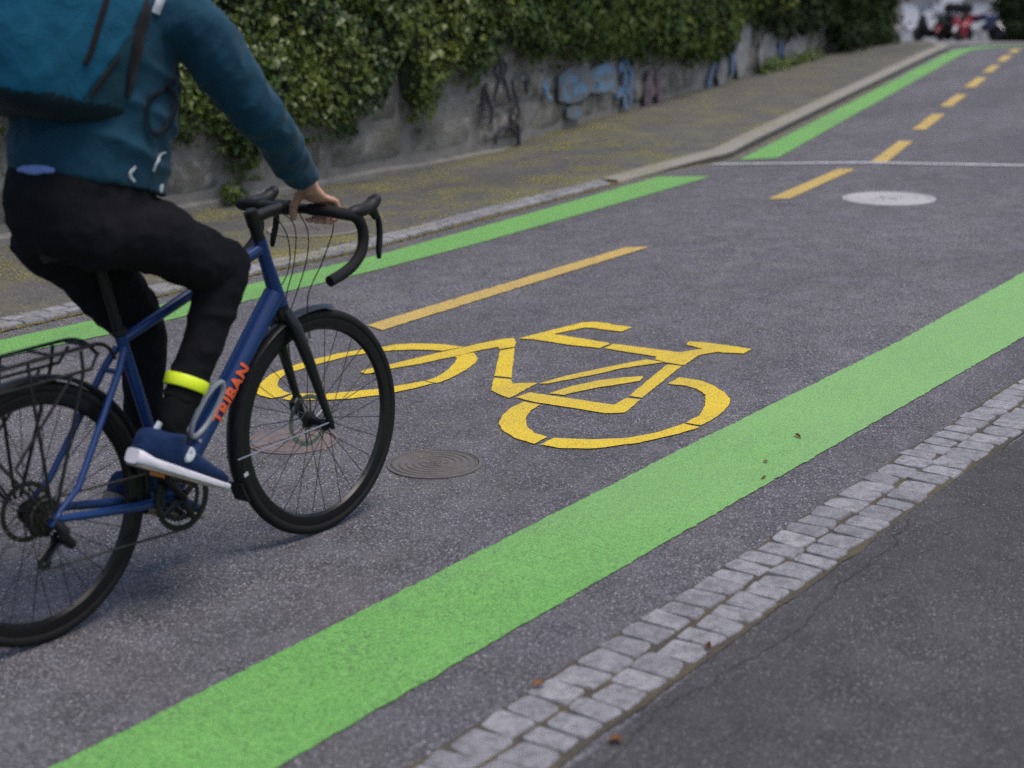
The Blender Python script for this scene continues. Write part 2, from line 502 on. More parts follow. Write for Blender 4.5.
# ------------------------------------------------------------------ setts
def setts(name, path, nrows, width, seed, lo=.085, hi=.15, hgt=.0065, base=.004):
    rnd = random.Random(seed); mb = MB()
    P = resample([(*p[:2], 0) for p in path], 400)
    L = sum((b - a).length for a, b in zip(P, P[1:]))
    def at(s):
        f = max(0, min(398.999, s / L * 399)); i = int(f); p = P[i].lerp(P[i + 1], f - i); d = (P[i + 1] - P[i]).normalized()
        return p, d, V((-d.y, d.x, 0))
    for r in range(nrows):
        s = rnd.uniform(0, .1)
        while s < L - .1:
            l = rnd.uniform(lo, hi); w = width / nrows
            p, d, n = at(s + l / 2); c = p + n * (w * (r + .5) + rnd.gauss(0, .004))
            gap = rnd.uniform(.004, .010)
            hl, hw = l / 2 - gap / 2, w / 2 - gap / 2 - abs(rnd.gauss(0, .003))
            rot = rnd.gauss(0, .03); tilt = (rnd.gauss(0, .016), rnd.gauss(0, .016)); top = base + hgt + rnd.gauss(0, .0012)
            N = 20; outer = []
            ph = rnd.uniform(0, 100); ex = rnd.uniform(.18, .34); sk = (rnd.gauss(0, .06), rnd.gauss(0, .05), rnd.gauss(0, .05))
            for k in range(N):
                t = 2 * PI * k / N
                cx, sy = math.cos(t), math.sin(t)
                ux = math.copysign(abs(cx) ** ex, cx); uy = math.copysign(abs(sy) ** ex, sy)
                j = 1 + .07 * noise.noise(V((cx * 1.3 + ph, sy * 1.3, r * 3)))
                outer.append((ux * hl * j * (1 + sk[1] * uy) + sk[0] * uy * hw, uy * hw * j * (1 + sk[2] * ux)))
            def P3(x, y, z):
                xr, yr = x * math.cos(rot) - y * math.sin(rot), x * math.sin(rot) + y * math.cos(rot)
                q = c + d * xr + n * yr
                return V((q.x, q.y, zg(q.x, q.y) + z + x * tilt[0] + y * tilt[1]))
            r0 = [P3(x * 1.02, y * 1.02, base - .004) for x, y in outer]
            r1 = [P3(x, y, top - .0045) for x, y in outer]
            r2 = [P3(x * .965, y * .965, top - .0006 + .002 * noise.noise(V((x * 30 + ph, y * 30, 4)))) for x, y in outer]
            r3 = [P3(x * .55, y * .55, top + .0000 + .0028 * noise.noise(V((x * 55 + ph, y * 55, 6))) + .0025 * noise.noise(V((x * 40 + ph, y * 40, 1)))) for x, y in outer]
            n0 = len(mb.v)
            mb.rings([r0, r1, r2, r3], False)
            n1 = len(mb.v) - N
            mb.add([P3(0, 0, top + .0002)], [])
            ci = len(mb.v) - 1
            for k in range(N):
                mb.f.append((n1 + k, n1 + (k + 1) % N, ci)); mb.mi.append(0)
            s += l
    return tag(mb.build(name, M['sett'], auto=50), kind='structure')
tag(ribbon('gutter_bed', [(x, 1.806) for x in frange(-3, 26, .1)], [(x, 2.075) for x in frange(-3, 26, .1)], 290, 2, .0045, M['joint'], jag=.004), kind='structure')
setts('cobble_gutter', [(-1, 1.815), (3, 1.822), (8, 1.82), (26, 1.82)], 2, .25, 3, .078, .122)
ck = [p for p in KP if p.x < 10.4]
tag(ribbon('kerb_bed', [p + V((0, -.03, 0)) for p in ck], [p + V((0, .22, 0)) for p in ck], 130, 2, .0065, M['joint'], jag=.004), kind='structure')
setts('cobble_kerb', [p + V((0, .005, 0)) for p in ck], 2, .185, 5, .10, .17, .010, .008)

# ------------------------------------------------------------------ painted markings
LT = [(-2, 6.36), (2, 6.25), (4.58, 6.185), (5.11, 6.15), (7.17, 6.09), (8.13, 6.15), (9.24, 6.235), (10.35, 6.335), (10.80, 6.37)]
LB = [(-2, 6.08), (2, 5.98), (4.38, 5.915), (4.94, 5.85), (6.83, 5.80), (7.7, 5.82), (8.6, 5.87), (9.7, 5.94), (11.02, 6.035)]
tag(ribbon('green_strip', LT, LB, 420, 2, .004, M['green'], jag=.002), 'narrow green strip painted along the left pavement edge behind the rider', 'road marking')
def tpt(s, w): return V((12.12, 6.2, 0)) + TD * s + TN * w
sp = [tpt(s, .135) for s in frange(-.12, 14.4, .3)] + [V((26.9, 9.96, 0)), V((27.6, 10.02, 0)), V((28.4, 9.80, 0)), V((29.2, 9.2, 0)), V((29.9, 8.3, 0)), V((31, 6, 0)), V((32, 3, 0))]
sq = [tpt(s, -.135) for s in frange(.10, 14.4, .3)] + [V((26.9, 9.66, 0)), V((27.4, 9.68, 0)), V((28.1, 9.5, 0)), V((28.85, 9.0, 0)), V((29.5, 8.15, 0)), V((30.6, 6, 0)), V((31.6, 3, 0))]
tag(ribbon('green_strip', smoothpath(sp, 300), smoothpath(sq, 300), 300, 2, .006, M['green'], jag=.003), 'green strip along the far raised kerb, beyond the white line, bending right at its end', 'road marking')
tag(ribbon('green_strip', [(-1, 2.312), (2.4, 2.312), (4.2, 2.315), (7.1, 2.305), (9, 2.31), (14, 2.32)], [(-1, 2.725), (2.5, 2.722), (4.95, 2.74), (6.7, 2.735), (8.6, 2.80), (14, 3.0)], 600, 2, .004, M['green'], jag=.0022), 'wide light green strip painted between the bicycle symbol and the cobble gutter', 'road marking')

def dash(pts, label, mat, jag=.0025):
    p = [V((*q, 0)) for q in pts]
    return tag(ribbon('lane_dash', [p[0], p[1]], [p[3], p[2]], 60, 2, .005, mat, jag=jag), label, 'road marking', 'yellow lane dashes')
dash([(5.72, 4.955), (8.10, 4.995), (8.19, 4.885), (5.68, 4.825)], 'longest yellow lane dash, just above the painted bicycle symbol', M['yellow_old'])
dash([(10.20, 5.14), (11.87, 5.385), (11.95, 5.27), (10.29, 5.02)], 'yellow lane dash ending at the thin white line, beside the pale manhole cover', M['yellow_old'])
DC = [(13.15, 5.47), (15.5, 6.09), (17.72, 6.69), (20.13, 7.33), (22.34, 7.93), (24.4, 8.47), (26.35, 8.99)]
DN = ['short yellow dash directly beyond the thin white line', 'second yellow dash beyond the white line', 'third yellow dash beyond the white line',
      'fourth yellow dash beyond the white line', 'third from farthest of the yellow dashes, near the street bend', 'second farthest yellow dash by the street bend', 'farthest yellow dash, smallest, where the street bends away']
for (x, y), lb in zip(DC, DN):
    c = V((x, y, 0)); a = TD * (.74 if x < 21 else .62); b = TN * .062
    dash([(c - a + b).xy, (c + a + b).xy, (c + a - b).xy, (c - a - b).xy], lb, M['yellow_old'])
tag(ribbon('white_line', [(11.58, 6.36), (12.26, 5.37), (12.72, 4.2), (13.3, 2.4)], [(11.68, 6.36), (12.36, 5.38), (12.82, 4.2), (13.40, 2.4)], 160, 1, .0075, M['white_line'], jag=.004), 'thin white line running straight across the road', 'road marking')

SYM = [
  [[5.03,4.401],[5.07,4.41],[5.14,4.4],[5.096,4.404],[5.2,4.379],[5.513,4.327],[5.615,4.301],[5.707,4.283],[5.836,4.247],[5.875,4.214],[5.812,4.157],[5.741,4.115],[5.674,4.145],[5.702,4.176],[5.606,4.208],[5.475,4.229],[5.261,4.284],[5.142,4.332],[5.036,4.353],[5.059,4.332],[5.021,4.367]],
  [[4.53,4.495],[4.554,4.544],[4.671,4.631],[4.804,4.696],[4.951,4.718],[5.064,4.718],[5.219,4.698],[5.324,4.662],[5.376,4.634],[5.425,4.611],[5.49,4.592],[5.545,4.538],[5.583,4.479],[5.612,4.404],[5.622,4.307],[5.514,4.337],[5.492,4.398],[5.458,4.468],[5.402,4.529],[5.364,4.556],[5.316,4.584],[5.221,4.628],[5.003,4.649],[4.93,4.644],[4.847,4.648],[4.759,4.61],[4.7,4.564],[4.659,4.515],[4.628,4.452],[4.619,4.413],[4.562,4.415],[4.525,4.43]],
  [[4.619,4.401],[4.645,4.374],[4.687,4.295],[4.768,4.234],[4.877,4.154],[4.924,4.134],[5.057,4.087],[5.052,4.034],[4.962,4.044],[4.857,4.075],[4.756,4.115],[4.804,4.093],[4.688,4.165],[4.621,4.235],[4.543,4.347],[4.541,4.385]],
  [[5.066,4.081],[5.143,4.081],[5.26,4.114],[5.369,4.165],[5.44,4.207],[5.46,4.228],[5.526,4.217],[5.559,4.203],[5.489,4.13],[5.405,4.084],[5.274,4.043],[5.138,4.02],[5.063,4.022]],
  [[5.65,4.127],[5.729,4.104],[5.297,3.814],[5.285,3.892]],
  [[5.258,3.875],[5.275,3.802],[5.224,3.756],[5.26,3.722],[5.288,3.678],[5.09,3.644],[5.04,3.642],[5.049,3.681],[5.096,3.77],[5.172,3.819]],
  [[5.283,3.665],[5.337,3.659],[5.432,3.645],[5.621,3.589],[5.778,3.539],[5.861,3.505],[5.858,3.421],[5.783,3.458],[5.664,3.52],[5.552,3.545],[5.396,3.602],[5.304,3.636]],
  [[5.883,4.194],[6.076,4.163],[6.309,4.127],[6.351,4.084],[6.357,4.006],[6.345,3.987],[6.351,3.878],[6.247,3.872],[6.237,3.983],[6.239,4.033],[6.22,4.064],[6.039,4.105],[6.037,3.987],[6.027,3.792],[5.924,3.784],[5.903,3.94],[5.906,4.122]],
  [[6.025,3.775],[6.038,3.572],[6.045,3.448],[6.085,3.432],[6.156,3.399],[6.184,3.498],[6.245,3.518],[6.267,3.436],[6.269,3.31],[6.264,3.216],[6.174,3.207],[6.137,3.316],[6.075,3.349],[6.031,3.353],[5.858,3.322],[5.859,3.407],[5.878,3.477],[5.927,3.496],[5.927,3.633],[5.935,3.767]],
  [[5.835,3.389],[5.841,3.323],[5.323,3.204],[5.32,3.261]],
  [[5.062,3.624],[5.15,3.621],[5.166,3.394],[5.174,3.273],[5.181,3.241],[5.289,3.255],[5.297,3.196],[5.111,3.149],[5.073,3.187],[5.059,3.209],[5.055,3.375],[5.043,3.522]],
  [[5.18,3.547],[5.32,3.533],[5.457,3.49],[5.504,3.458],[5.551,3.43],[5.607,3.371],[5.54,3.344],[5.45,3.387],[5.369,3.429],[5.254,3.47],[5.192,3.485]],
  [[5.674,3.239],[5.678,3.146],[5.641,3.062],[5.562,2.966],[5.484,2.901],[5.419,2.873],[5.351,2.852],[5.252,2.832],[5.113,2.824],[5.114,2.888],[5.228,2.894],[5.371,2.948],[5.495,3.017],[5.555,3.086],[5.574,3.15],[5.562,3.225]],
  [[5.099,2.888],[5.093,2.818],[4.974,2.841],[4.804,2.903],[4.675,2.985],[4.644,3.019],[4.594,3.109],[4.593,3.184],[4.688,3.19],[4.713,3.131],[4.738,3.079],[4.763,3.041],[4.836,2.963],[4.957,2.912]],
  [[5.025,3.561],[5.025,3.482],[4.937,3.467],[4.839,3.421],[4.757,3.359],[4.7,3.284],[4.686,3.216],[4.591,3.208],[4.605,3.296],[4.658,3.394],[4.721,3.46],[4.823,3.518],[4.93,3.553]],
]
NAMES = ['chainstay', 'wheel_arc', 'wheel_arc', 'wheel_arc', 'seat_tube', 'crank_corner', 'down_tube', 'top_tube', 'head_and_handlebar', 'fork', 'lower_tube', 'wheel_arc', 'wheel_arc', 'wheel_arc', 'wheel_arc']
sym = empty('bicycle_symbol', Matrix.Translation((5.1, 3.8, 0)))
tag(sym, 'big yellow bicycle symbol painted flat on the asphalt', 'road marking')
for nm, poly in zip(NAMES, SYM):
    pts = []
    for i, a in enumerate(poly):
        b = poly[(i + 1) % len(poly)]; a3 = V((*a, 0)); b3 = V((*b, 0)); k = max(1, int((b3 - a3).length / .02))
        for j in range(k):
            p = a3.lerp(b3, j / k); pts.append(V((p.x + random.gauss(0, .0012), p.y + random.gauss(0, .0012), .0048)))
    bm = bmesh.new()
    f = bm.faces.new([bm.verts.new(p - V((5.1, 3.8, 0))) for p in pts])
    bm.normal_update()
    if f.normal.z < 0: f.normal_flip()
    bmesh.ops.triangulate(bm, faces=bm.faces[:])
    me = bpy.data.meshes.new(nm); bm.to_mesh(me); bm.free(); me.materials.append(M['yellow'])
    link(bpy.data.objects.new(nm, me), sym)

# ------------------------------------------------------------------ covers
def cover(label, c, R, m_disc, m_ring, ribs, cat='manhole cover', z=.0):
    o = empty('manhole_cover', Matrix.Translation((c[0], c[1], zg(*c) + z)))
    tag(o, label, cat)
    mb = MB(); mb.lathe((0, 0, 0), [(R, .0), (R, .005), (R * .93, .0065), (R * .92, .003), (R * .92, .0)], (0, 0, 1), 64); mb.build('rim', m_ring, o)
    d = MB(); d.lathe((0, 0, 0), [(R * .915, .0), (R * .91, .0045), (.001, .0045)], (0, 0, 1), 64)
    for k in range(ribs):
        r = R * (.16 + .72 * k / max(1, ribs - 1)); d.torus((0, 0, .0045), r, R * .022, (0, 0, 1), 48, 6, .0035)
    for k in range(3):
        a = k * PI / 3; e = V((math.cos(a), math.sin(a), 0)); d.tube([e * -R * .3 + V((0, 0, .005)), e * R * .3 + V((0, 0, .005))], R * .025, 6)
    d.build('lid', m_disc, o)
    return o
cover('large pale grey round cover beside the farther yellow dash', (10.65, 4.445), .315, M['iron_pale'], M['iron_pale'], 4)
cover('small dark iron cover with concentric ribs, just right of the front wheel', (4.215, 3.365), .165, M['iron'], M['iron'], 6)
cover('reddish rusty cover seen through the front wheel spokes', (4.15, 3.965), .165, M['rust'], M['rust'], 3)
cover('round cover in the left pavement, littered with yellow blossom, behind the handlebar', (7.60, 6.98), .30, M['iron'], M['kerb'], 5, z=.011)

# crack in the right pavement
CR = [(4.57, 1.79), (4.47, 1.765), (4.40, 1.77), (4.34, 1.735), (4.2, 1.745), (4.09, 1.735), (3.95, 1.745), (3.86, 1.72), (3.78, 1.725), (3.66, 1.70), (3.51, 1.705), (3.40, 1.715), (3.3, 1.735), (3.2, 1.73), (3.12, 1.75), (2.98, 1.76), (2.8, 1.73), (2.6, 1.72), (2.4, 1.735)]
cp = smoothpath([(*p, 0) for p in CR], 240); A = []; B = []
for i, p in enumerate(cp):
    w = .0010 + .0018 * abs(noise.noise(V((i * .07, 3, 0)))); j = .010 * noise.noise(V((i * .21, 0, 0))) + .004 * noise.noise(V((i * .9, 5, 0)))
    A.append((p.x, p.y + j + w)); B.append((p.x, p.y + j - w))
M['crack'] = simple('crack_dark', (.030, .027, .024), .95, 0, .4, 50)
tag(ribbon('pavement_crack', A, B, 240, 1, .0095, M['crack']), 'thin dark crack running beside the cobble gutter', 'crack', kind='structure')

# ------------------------------------------------------------------ the old wall
wall = empty('retaining_wall', Matrix.Translation(wall_pt(11.5)))
tag(wall, 'old grey stone wall with graffiti under the ivy', 'wall')
WO = wall_pt(11.5)
core = MB(); rr = []
for s in frange(-8, 30.2, .4):
    rr.append([wall_pt(s, 0., -.1), wall_pt(s, 0, 2.2), wall_pt(s, -.5, 2.2), wall_pt(s, -.5, -.1)])
core.rings(rr, True)
core.build('mortar_core', M['mortar'], wall, False, WO)
st = MB(); rnd = random.Random(11)
z = .10
while z < 2.05:
    h = rnd.uniform(.24, .34); s = -7.8 + rnd.uniform(0, .4)
    while s < 29.8:
        l = rnd.uniform(.38, .95); g = .012
        out = rnd.uniform(.012, .04); N1, N2 = 7, 4; ph = rnd.uniform(0, 50)
        def sp_(u, v, o): return wall_pt(s + g + u * (l - 2 * g) + .012 * noise.noise(V((u * 3 + ph, v * 3, 0))), o, z + g + v * (h - 2 * g) + .012 * noise.noise(V((u * 3, v * 3 + ph, 7))))
        vs = []; fs = []
        for a in range(N1 + 1):
            for b in range(N2 + 1):
                u, v = a / N1, b / N2; e = min(u * l, (1 - u) * l, v * h, (1 - v) * h)
                o = out * min(1, .35 + e / .05) + .018 * noise.noise(V((u * l * 6 + ph, v * h * 6, 2)))
                if e < 1e-6: o = -.01
                vs.append(sp_(u, v, o))
        for a in range(N1):
            for b in range(N2):
                q = a * (N2 + 1) + b; fs.append((q, q + N2 + 1, q + N2 + 2, q + 1))
        st.add(vs, fs); s += l
    z += h
st.build('stone_face', M['stone'], wall, True, WO, fix=False, auto=60)
foot = MB(); rr = []
for s in frange(-8, 24, .15):
    o = .05 + .025 * noise.noise(V((s * 1.3, 0, 0))); h = .055 + .03 * noise.noise(V((s * .9, 4, 0)))
    rr.append([wall_pt(s, -.05, -.05), wall_pt(s, o, -.05), wall_pt(s, o, h * .75), wall_pt(s, o - .02, h), wall_pt(s, -.05, h + .01)])
foot.rings(rr, True); foot.build('footing', M['mortar'], wall, True, WO)

# graffiti: paint lines lying a few millimetres proud of the stones
def spray(name, strokes, mat, label, out=.062):
    mb = MB()
    for w, pts in strokes:
        P = smoothpath([(a, b, 0) for a, b in pts], max(8, len(pts) * 6)); ring = []
        for i, p in enumerate(P):
            d = (P[min(i + 1, len(P) - 1)] - P[max(i - 1, 0)]); d = d.normalized() if d.length else V((1, 0, 0)); nn = V((-d.y, d.x, 0))
            ww = w * (.6 + .4 * math.sin(PI * (i + .5) / len(P)))
            a, b = p + nn * ww, p - nn * ww
            ring.append([wall_pt(a.x, out, a.y), wall_pt(b.x, out, b.y), wall_pt(b.x, out - .02, b.y), wall_pt(a.x, out - .02, a.y)])
        mb.rings(ring, True)
    return tag(mb.build(name, mat, wall, True, WO), label)
M['spray_dark'] = simple('spray_dark', (.035, .032, .045), .8, 0, .5, 20)
def m_faded(name, c, under, lo, hi):
    t = NT(name); n = t.noise(9, 6, .7)
    t.col(t.mix(t.ramp(n, [(lo, 0.), (hi, 1.)]), under, c)); t.set(Roughness=.85); return t.m
M['spray_blue'] = m_faded('spray_blue', (.09, .24, .42), (.17, .18, .18), .38, .62)
M['spray_blue2'] = m_faded('spray_blue_strong', (.06, .16, .33), (.15, .17, .20), .38, .62)
M['pale_stone_patch'] = m_faded('pale_stone_patch', (.31, .30, .33), (.17, .165, .155), .44, .68)
M['spray_faint'] = m_faded('spray_faint', (.10, .19, .28), (.135, .135, .135), .44, .72)
M['spray_purple'] = m_faded('spray_purple', (.10, .045, .075), (.16, .14, .14), .35, .6)
g = .0095
SQ = lambda L: [(11.62 + (a - 11.62) * 1.32, b) for a, b in L]
spray('graffiti_tag', [
    (g, SQ([(11.13, .30), (11.17, .42), (11.19, .55), (11.21, .62)])), (g, SQ([(11.20, .60), (11.24, .48), (11.27, .38), (11.26, .28)])),
    (g, SQ([(11.12, .40), (11.24, .41), (11.36, .42), (11.48, .44), (11.62, .47)])), (g, SQ([(11.29, .46), (11.34, .60), (11.38, .72), (11.36, .80)])),
    (g * .9, SQ([(11.35, .78), (11.31, .72), (11.34, .66), (11.40, .67), (11.43, .74), (11.38, .80), (11.34, .77)])),
    (g, SQ([(11.40, .66), (11.44, .54), (11.47, .44)])), (g, SQ([(11.49, .62), (11.52, .50), (11.58, .42)])),
    (g, SQ([(11.56, .44), (11.50, .38), (11.47, .30), (11.52, .26), (11.58, .32), (11.55, .42)])),
    (g, SQ([(11.30, .10), (11.32, .18), (11.39, .23), (11.48, .22), (11.54, .15), (11.55, .06)])),
    (g * 1.6, SQ([(11.56, .24), (11.58, .12), (11.58, .02)])), (g * .9, SQ([(11.66, .58), (11.72, .60), (11.70, .52), (11.76, .50)])),
], M['spray_dark'], 'dark scrawled graffiti tag')
spray('graffiti_lettering_or_pale_stone', [(.17, [(12.5, .46), (12.9, .47), (13.3, .46)]), (.15, [(13.3, .46), (13.7, .47), (14.05, .45)]), (.06, [(12.7, .22), (13.1, .2)])], M['spray_faint'], 'broad washed-out blue patch', .058)
spray('graffiti_lettering_or_pale_stone', [
    (.03, [(12.10, .50), (12.22, .54), (12.20, .44), (12.30, .38)]), (.045, [(12.62, .50), (12.75, .53), (12.95, .51)]), (.04, [(12.60, .52), (12.62, .40), (12.72, .34)]),
    (.05, [(12.85, .40), (13.05, .42), (13.2, .38)]), (.05, [(13.42, .52), (13.65, .55), (13.9, .53)]), (.05, [(13.45, .42), (13.7, .38), (13.95, .40)]), (.05, [(13.5, .50), (13.48, .36)]),
], M['spray_blue'], 'faded light blue graffiti letters')
spray('graffiti_lettering_or_pale_stone', [
    (.05, [(14.3, .54), (14.32, .38), (14.30, .22), (14.34, .10)]), (.06, [(14.12, .52), (14.3, .56), (14.48, .52)]), (.045, [(14.05, .26), (14.3, .30), (14.5, .26)]), (.05, [(14.50, .5), (14.5, .34), (14.48, .14)]),
], M['spray_blue2'], 'stronger blue graffiti letter')
spray('graffiti_lettering_or_pale_stone', [(.09, [(15.0, .06), (15.05, .28), (15.2, .42)]), (.09, [(15.45, .05), (15.42, .25), (15.36, .42)]), (.06, [(15.0, .2), (15.3, .22)])], M['spray_purple'], 'dull purple graffiti patch')
spray('graffiti_lettering_or_pale_stone', [(.07, [(18.3, .15), (18.33, .4), (18.4, .62)]), (.07, [(20.7, .15), (20.72, .32), (20.75, .42)]), (.05, [(17.3, .08), (17.4, .25), (17.6, .34)])], M['spray_blue2'], 'blue graffiti blots on the far wall')
spray('graffiti_lettering_or_pale_stone', [(.26, [(18.5, .2), (18.8, .45), (19.0, .75)]), (.2, [(19.6, .2), (19.9, .35), (20.4, .4)]), (.16, [(17.7, .1), (18.0, .35)]), (.16, [(20.9, .2), (21.5, .3), (22.2, .3)])], M['pale_stone_patch'], 'pale whitish stone patches on the far wall')  # lighter stone areas of the wall laid on as strokes, not lettering

# ------------------------------------------------------------------ ivy and other leaves
LEAF = [V((0, 0, 0)), V((.46, .16, .10)), V((.30, .55, .08)), V((0, 1.0, -.10)), V((-.30, .55, .08)), V((-.46, .16, .10))]
def leaf(mb, p, nrm, size, spin, shape=LEAF):
    nrm = nrm.normalized(); a, b = frame_of(nrm, V((0, 0, 1)))
    ca, sa = math.cos(spin), math.sin(spin)
    x = a * ca + b * sa; y = b * ca - a * sa
    n = len(mb.v)
    for q in shape: mb.v.append(p + (x * q.x + y * (q.y - .3) + nrm * q.z) * size)
    mb.f.append((n, n + 1, n + 2, n + 3)); mb.f.append((n, n + 3, n + 4, n + 5)); mb.mi += [0, 0]
PROF = [(2, .6), (6.2, .66), (7.0, .60), (7.6, .46), (7.88, .5), (8.05, .24), (8.16, .14), (8.3, .12), (8.42, .40), (8.86, .33), (9.18, .30), (9.5, .40), (9.7, .50), (9.85, .74), (9.98, .86), (10.02, .42),
        (10.07, .34), (10.32, .36), (10.45, .60), (10.53, .66), (10.93, .62), (11.14, .79), (11.36, .86), (11.53, .76), (11.72, .58), (12.17, .63), (13.03, .57), (14.0, .5), (14.75, .44), (16.12, .32), (17.0, .27), (17.6, .25),
        (18.1, .50), (18.45, .70), (19.3, .55), (20.1, .38), (21.8, .30), (22.65, .34), (23.3, .2), (24, .1), (30, .1)]
PROF = [(s_of_x(x), z) for x, z in PROF]
def thick(s, z):
    t = .13 + .16 * (.5 + .5 * noise.noise(V((s * .9, z * 1.1, 3)))) + .10 * noise.noise(V((s * 2.6, z * 2.6, 9)))
    e = z - interp(PROF, s)
    return max(.05, t) * max(.22, min(1., .25 + e * 2.2))
def ivy_patch(name, s0, s1, ztop, dens, size, mat, seed, label, cat='ivy', back_out=.6, drop=0.):
    rnd = random.Random(seed); c0 = wall_pt((s0 + s1) / 2, .1)
    root = empty(name, Matrix.Translation(c0)); tag(root, label, cat)
    lv = MB()
    n = int((s1 - s0) * ztop * dens)
    for _ in range(n):
        s = rnd.uniform(s0, s1); lo = interp(PROF, s) - drop; z = rnd.uniform(lo - .10, ztop)
        e = z - lo + .10 * noise.noise(V((s * 5, z * 2, 1)))
        if e < rnd.uniform(-.08, .10): continue
        if noise.noise(V((s * 3.2, z * 3.2, 20))) < -.42 and rnd.random() < .75: continue
        t = thick(s, z); o = t * (1 - .75 * rnd.random() ** 2.2)
        nr = wall_n(s) + V((rnd.gauss(0, .6), rnd.gauss(0, .45), .3 + rnd.gauss(0, .55)))
        leaf(lv, wall_pt(s, o + .02, z), nr, size * (rnd.uniform(.55, 1.25) if rnd.random() < .88 else rnd.uniform(1.3, 1.9)), PI + rnd.gauss(0, .8))
    lv.build('foliage', mat, root, False, c0, fix=False)
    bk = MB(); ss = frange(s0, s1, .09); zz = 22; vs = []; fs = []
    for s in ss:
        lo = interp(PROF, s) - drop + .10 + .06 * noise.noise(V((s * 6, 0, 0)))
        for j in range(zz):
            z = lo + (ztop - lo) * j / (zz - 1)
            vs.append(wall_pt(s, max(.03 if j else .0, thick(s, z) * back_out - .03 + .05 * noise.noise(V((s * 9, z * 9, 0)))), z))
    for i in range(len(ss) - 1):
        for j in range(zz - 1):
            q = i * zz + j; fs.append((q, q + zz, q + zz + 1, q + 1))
    bk.add(vs, fs); bk.build('shaded_twig_mass', M['twig'], root, True, c0, fix=False)  # dark backing behind the leaves, its colour standing in for the shaded inside
    return root
ivy_patch('ivy', -3.0, 11.55, 2.3, 1350, .050, M['ivy'], 21, 'thick green ivy hanging over the near part of the stone wall', drop=-.06)
ivy_patch('ivy', 11.45, s_of_x(19.2), 2.3, 800, .060, M['ivy_far'], 22, 'darker ivy hanging over the middle of the wall above the blue graffiti', drop=-.15)
ivy_patch('ivy', s_of_x(18.9), s_of_x(23.1), 2.3, 420, .085, M['hedge'], 23, 'dark ivy at the far end of the wall, above the low weeds', drop=-.18)
def blob_leaves(mb, c, rad, n, size, rnd, up=.3):
    for _ in range(n):
        d = V((rnd.gauss(0, 1), rnd.gauss(0, 1), rnd.gauss(0, 1))).normalized()
        k = rnd.random() ** .35
        w = 1 + .35 * noise.noise(d * 2 + V(c))
        p = V(c) + V((d.x * rad[0], d.y * rad[1], d.z * rad[2])) * k * w
        leaf(mb, p, d + V((rnd.gauss(0, .5), rnd.gauss(0, .5), up)), size * rnd.uniform(.6, 1.3), rnd.uniform(0, 6.28))
def shrub(name, label, cat, blobs, size, mat, dens, seed, stems=True):
    rnd = random.Random(seed); c0 = V(blobs[0][0]); c0.z = zg(c0.x, c0.y)
    root = empty(name, Matrix.Translation(c0)); tag(root, label, cat); mb = MB()
    for c, rad in blobs:
        a = (rad[0] * rad[1] + rad[1] * rad[2] + rad[0] * rad[2]) * 4.2
        blob_leaves(mb, c, rad, int(a * dens), size, rnd)
        if stems:
            for _ in range(1 if c[2] - rad[2] < .8 else 0):
                tw = MB(); e = V(c) + V((rnd.gauss(0, .4) * rad[0], rnd.gauss(0, .4) * rad[1], rnd.uniform(-.2, .6) * rad[2]))
                b = V((c[0] + rnd.gauss(0, .15) * rad[0], c[1] + rnd.gauss(0, .15) * rad[1], zg(c[0], c[1]) - .02 if c[2] - rad[2] < .6 else c[2] - rad[2]))
                tw.tube([b, b.lerp(e, .5) + V((rnd.gauss(0, .05), rnd.gauss(0, .05), 0)), e], [.018, .013, .006], 6); tw.build('stem', M['twig'], root, True, c0)
    mb.build('foliage', mat, root, False, c0, fix=False)
    return root
sx = s_of_x
def wb(x, out, z): p = wall_pt(s_of_x(x), out, z); return (p.x, p.y, p.z)
shrub('shrub', 'bright yellow-green shrub on top of the far wall', 'shrub', [(wb(19.9, .12, 1.15), (.5, .3, .36)), (wb(20.5, .1, 1.3), (.5, .3, .4)), (wb(18.0, .15, 1.5), (.5, .3, .3))], .085, M['shrub'], 160, 31)
hb = []
for i in range(10):
    x = 23.4 + i * .40
    for zz in (.35, .95, 1.6): hb.append((wb(x, .12 + .1 * random.random(), zz), (.42, .38, .46)))
shrub('hedge', 'dark dense hedge at the end of the wall, reaching the pavement', 'hedge', hb, .085, M['hedge'], 110, 32, True)
shrub('weed_clump', 'low green weeds along the foot of the far wall', 'weeds', [(wb(19.3 + .3 * i, .12, .06 + .02 * (i % 3)), (.22, .12, .13 + .03 * ((i * 7) % 4))) for i in range(11)], .055, M['weed'], 260, 33, False)
shrub('weed_clump', 'small weed tuft at the wall foot beside the rider', 'weeds', [(wb(8.05, .10, .10), (.10, .06, .10)), (wb(8.15, .08, .05), (.08, .05, .06))], .045, M['weed'], 700, 34, False)

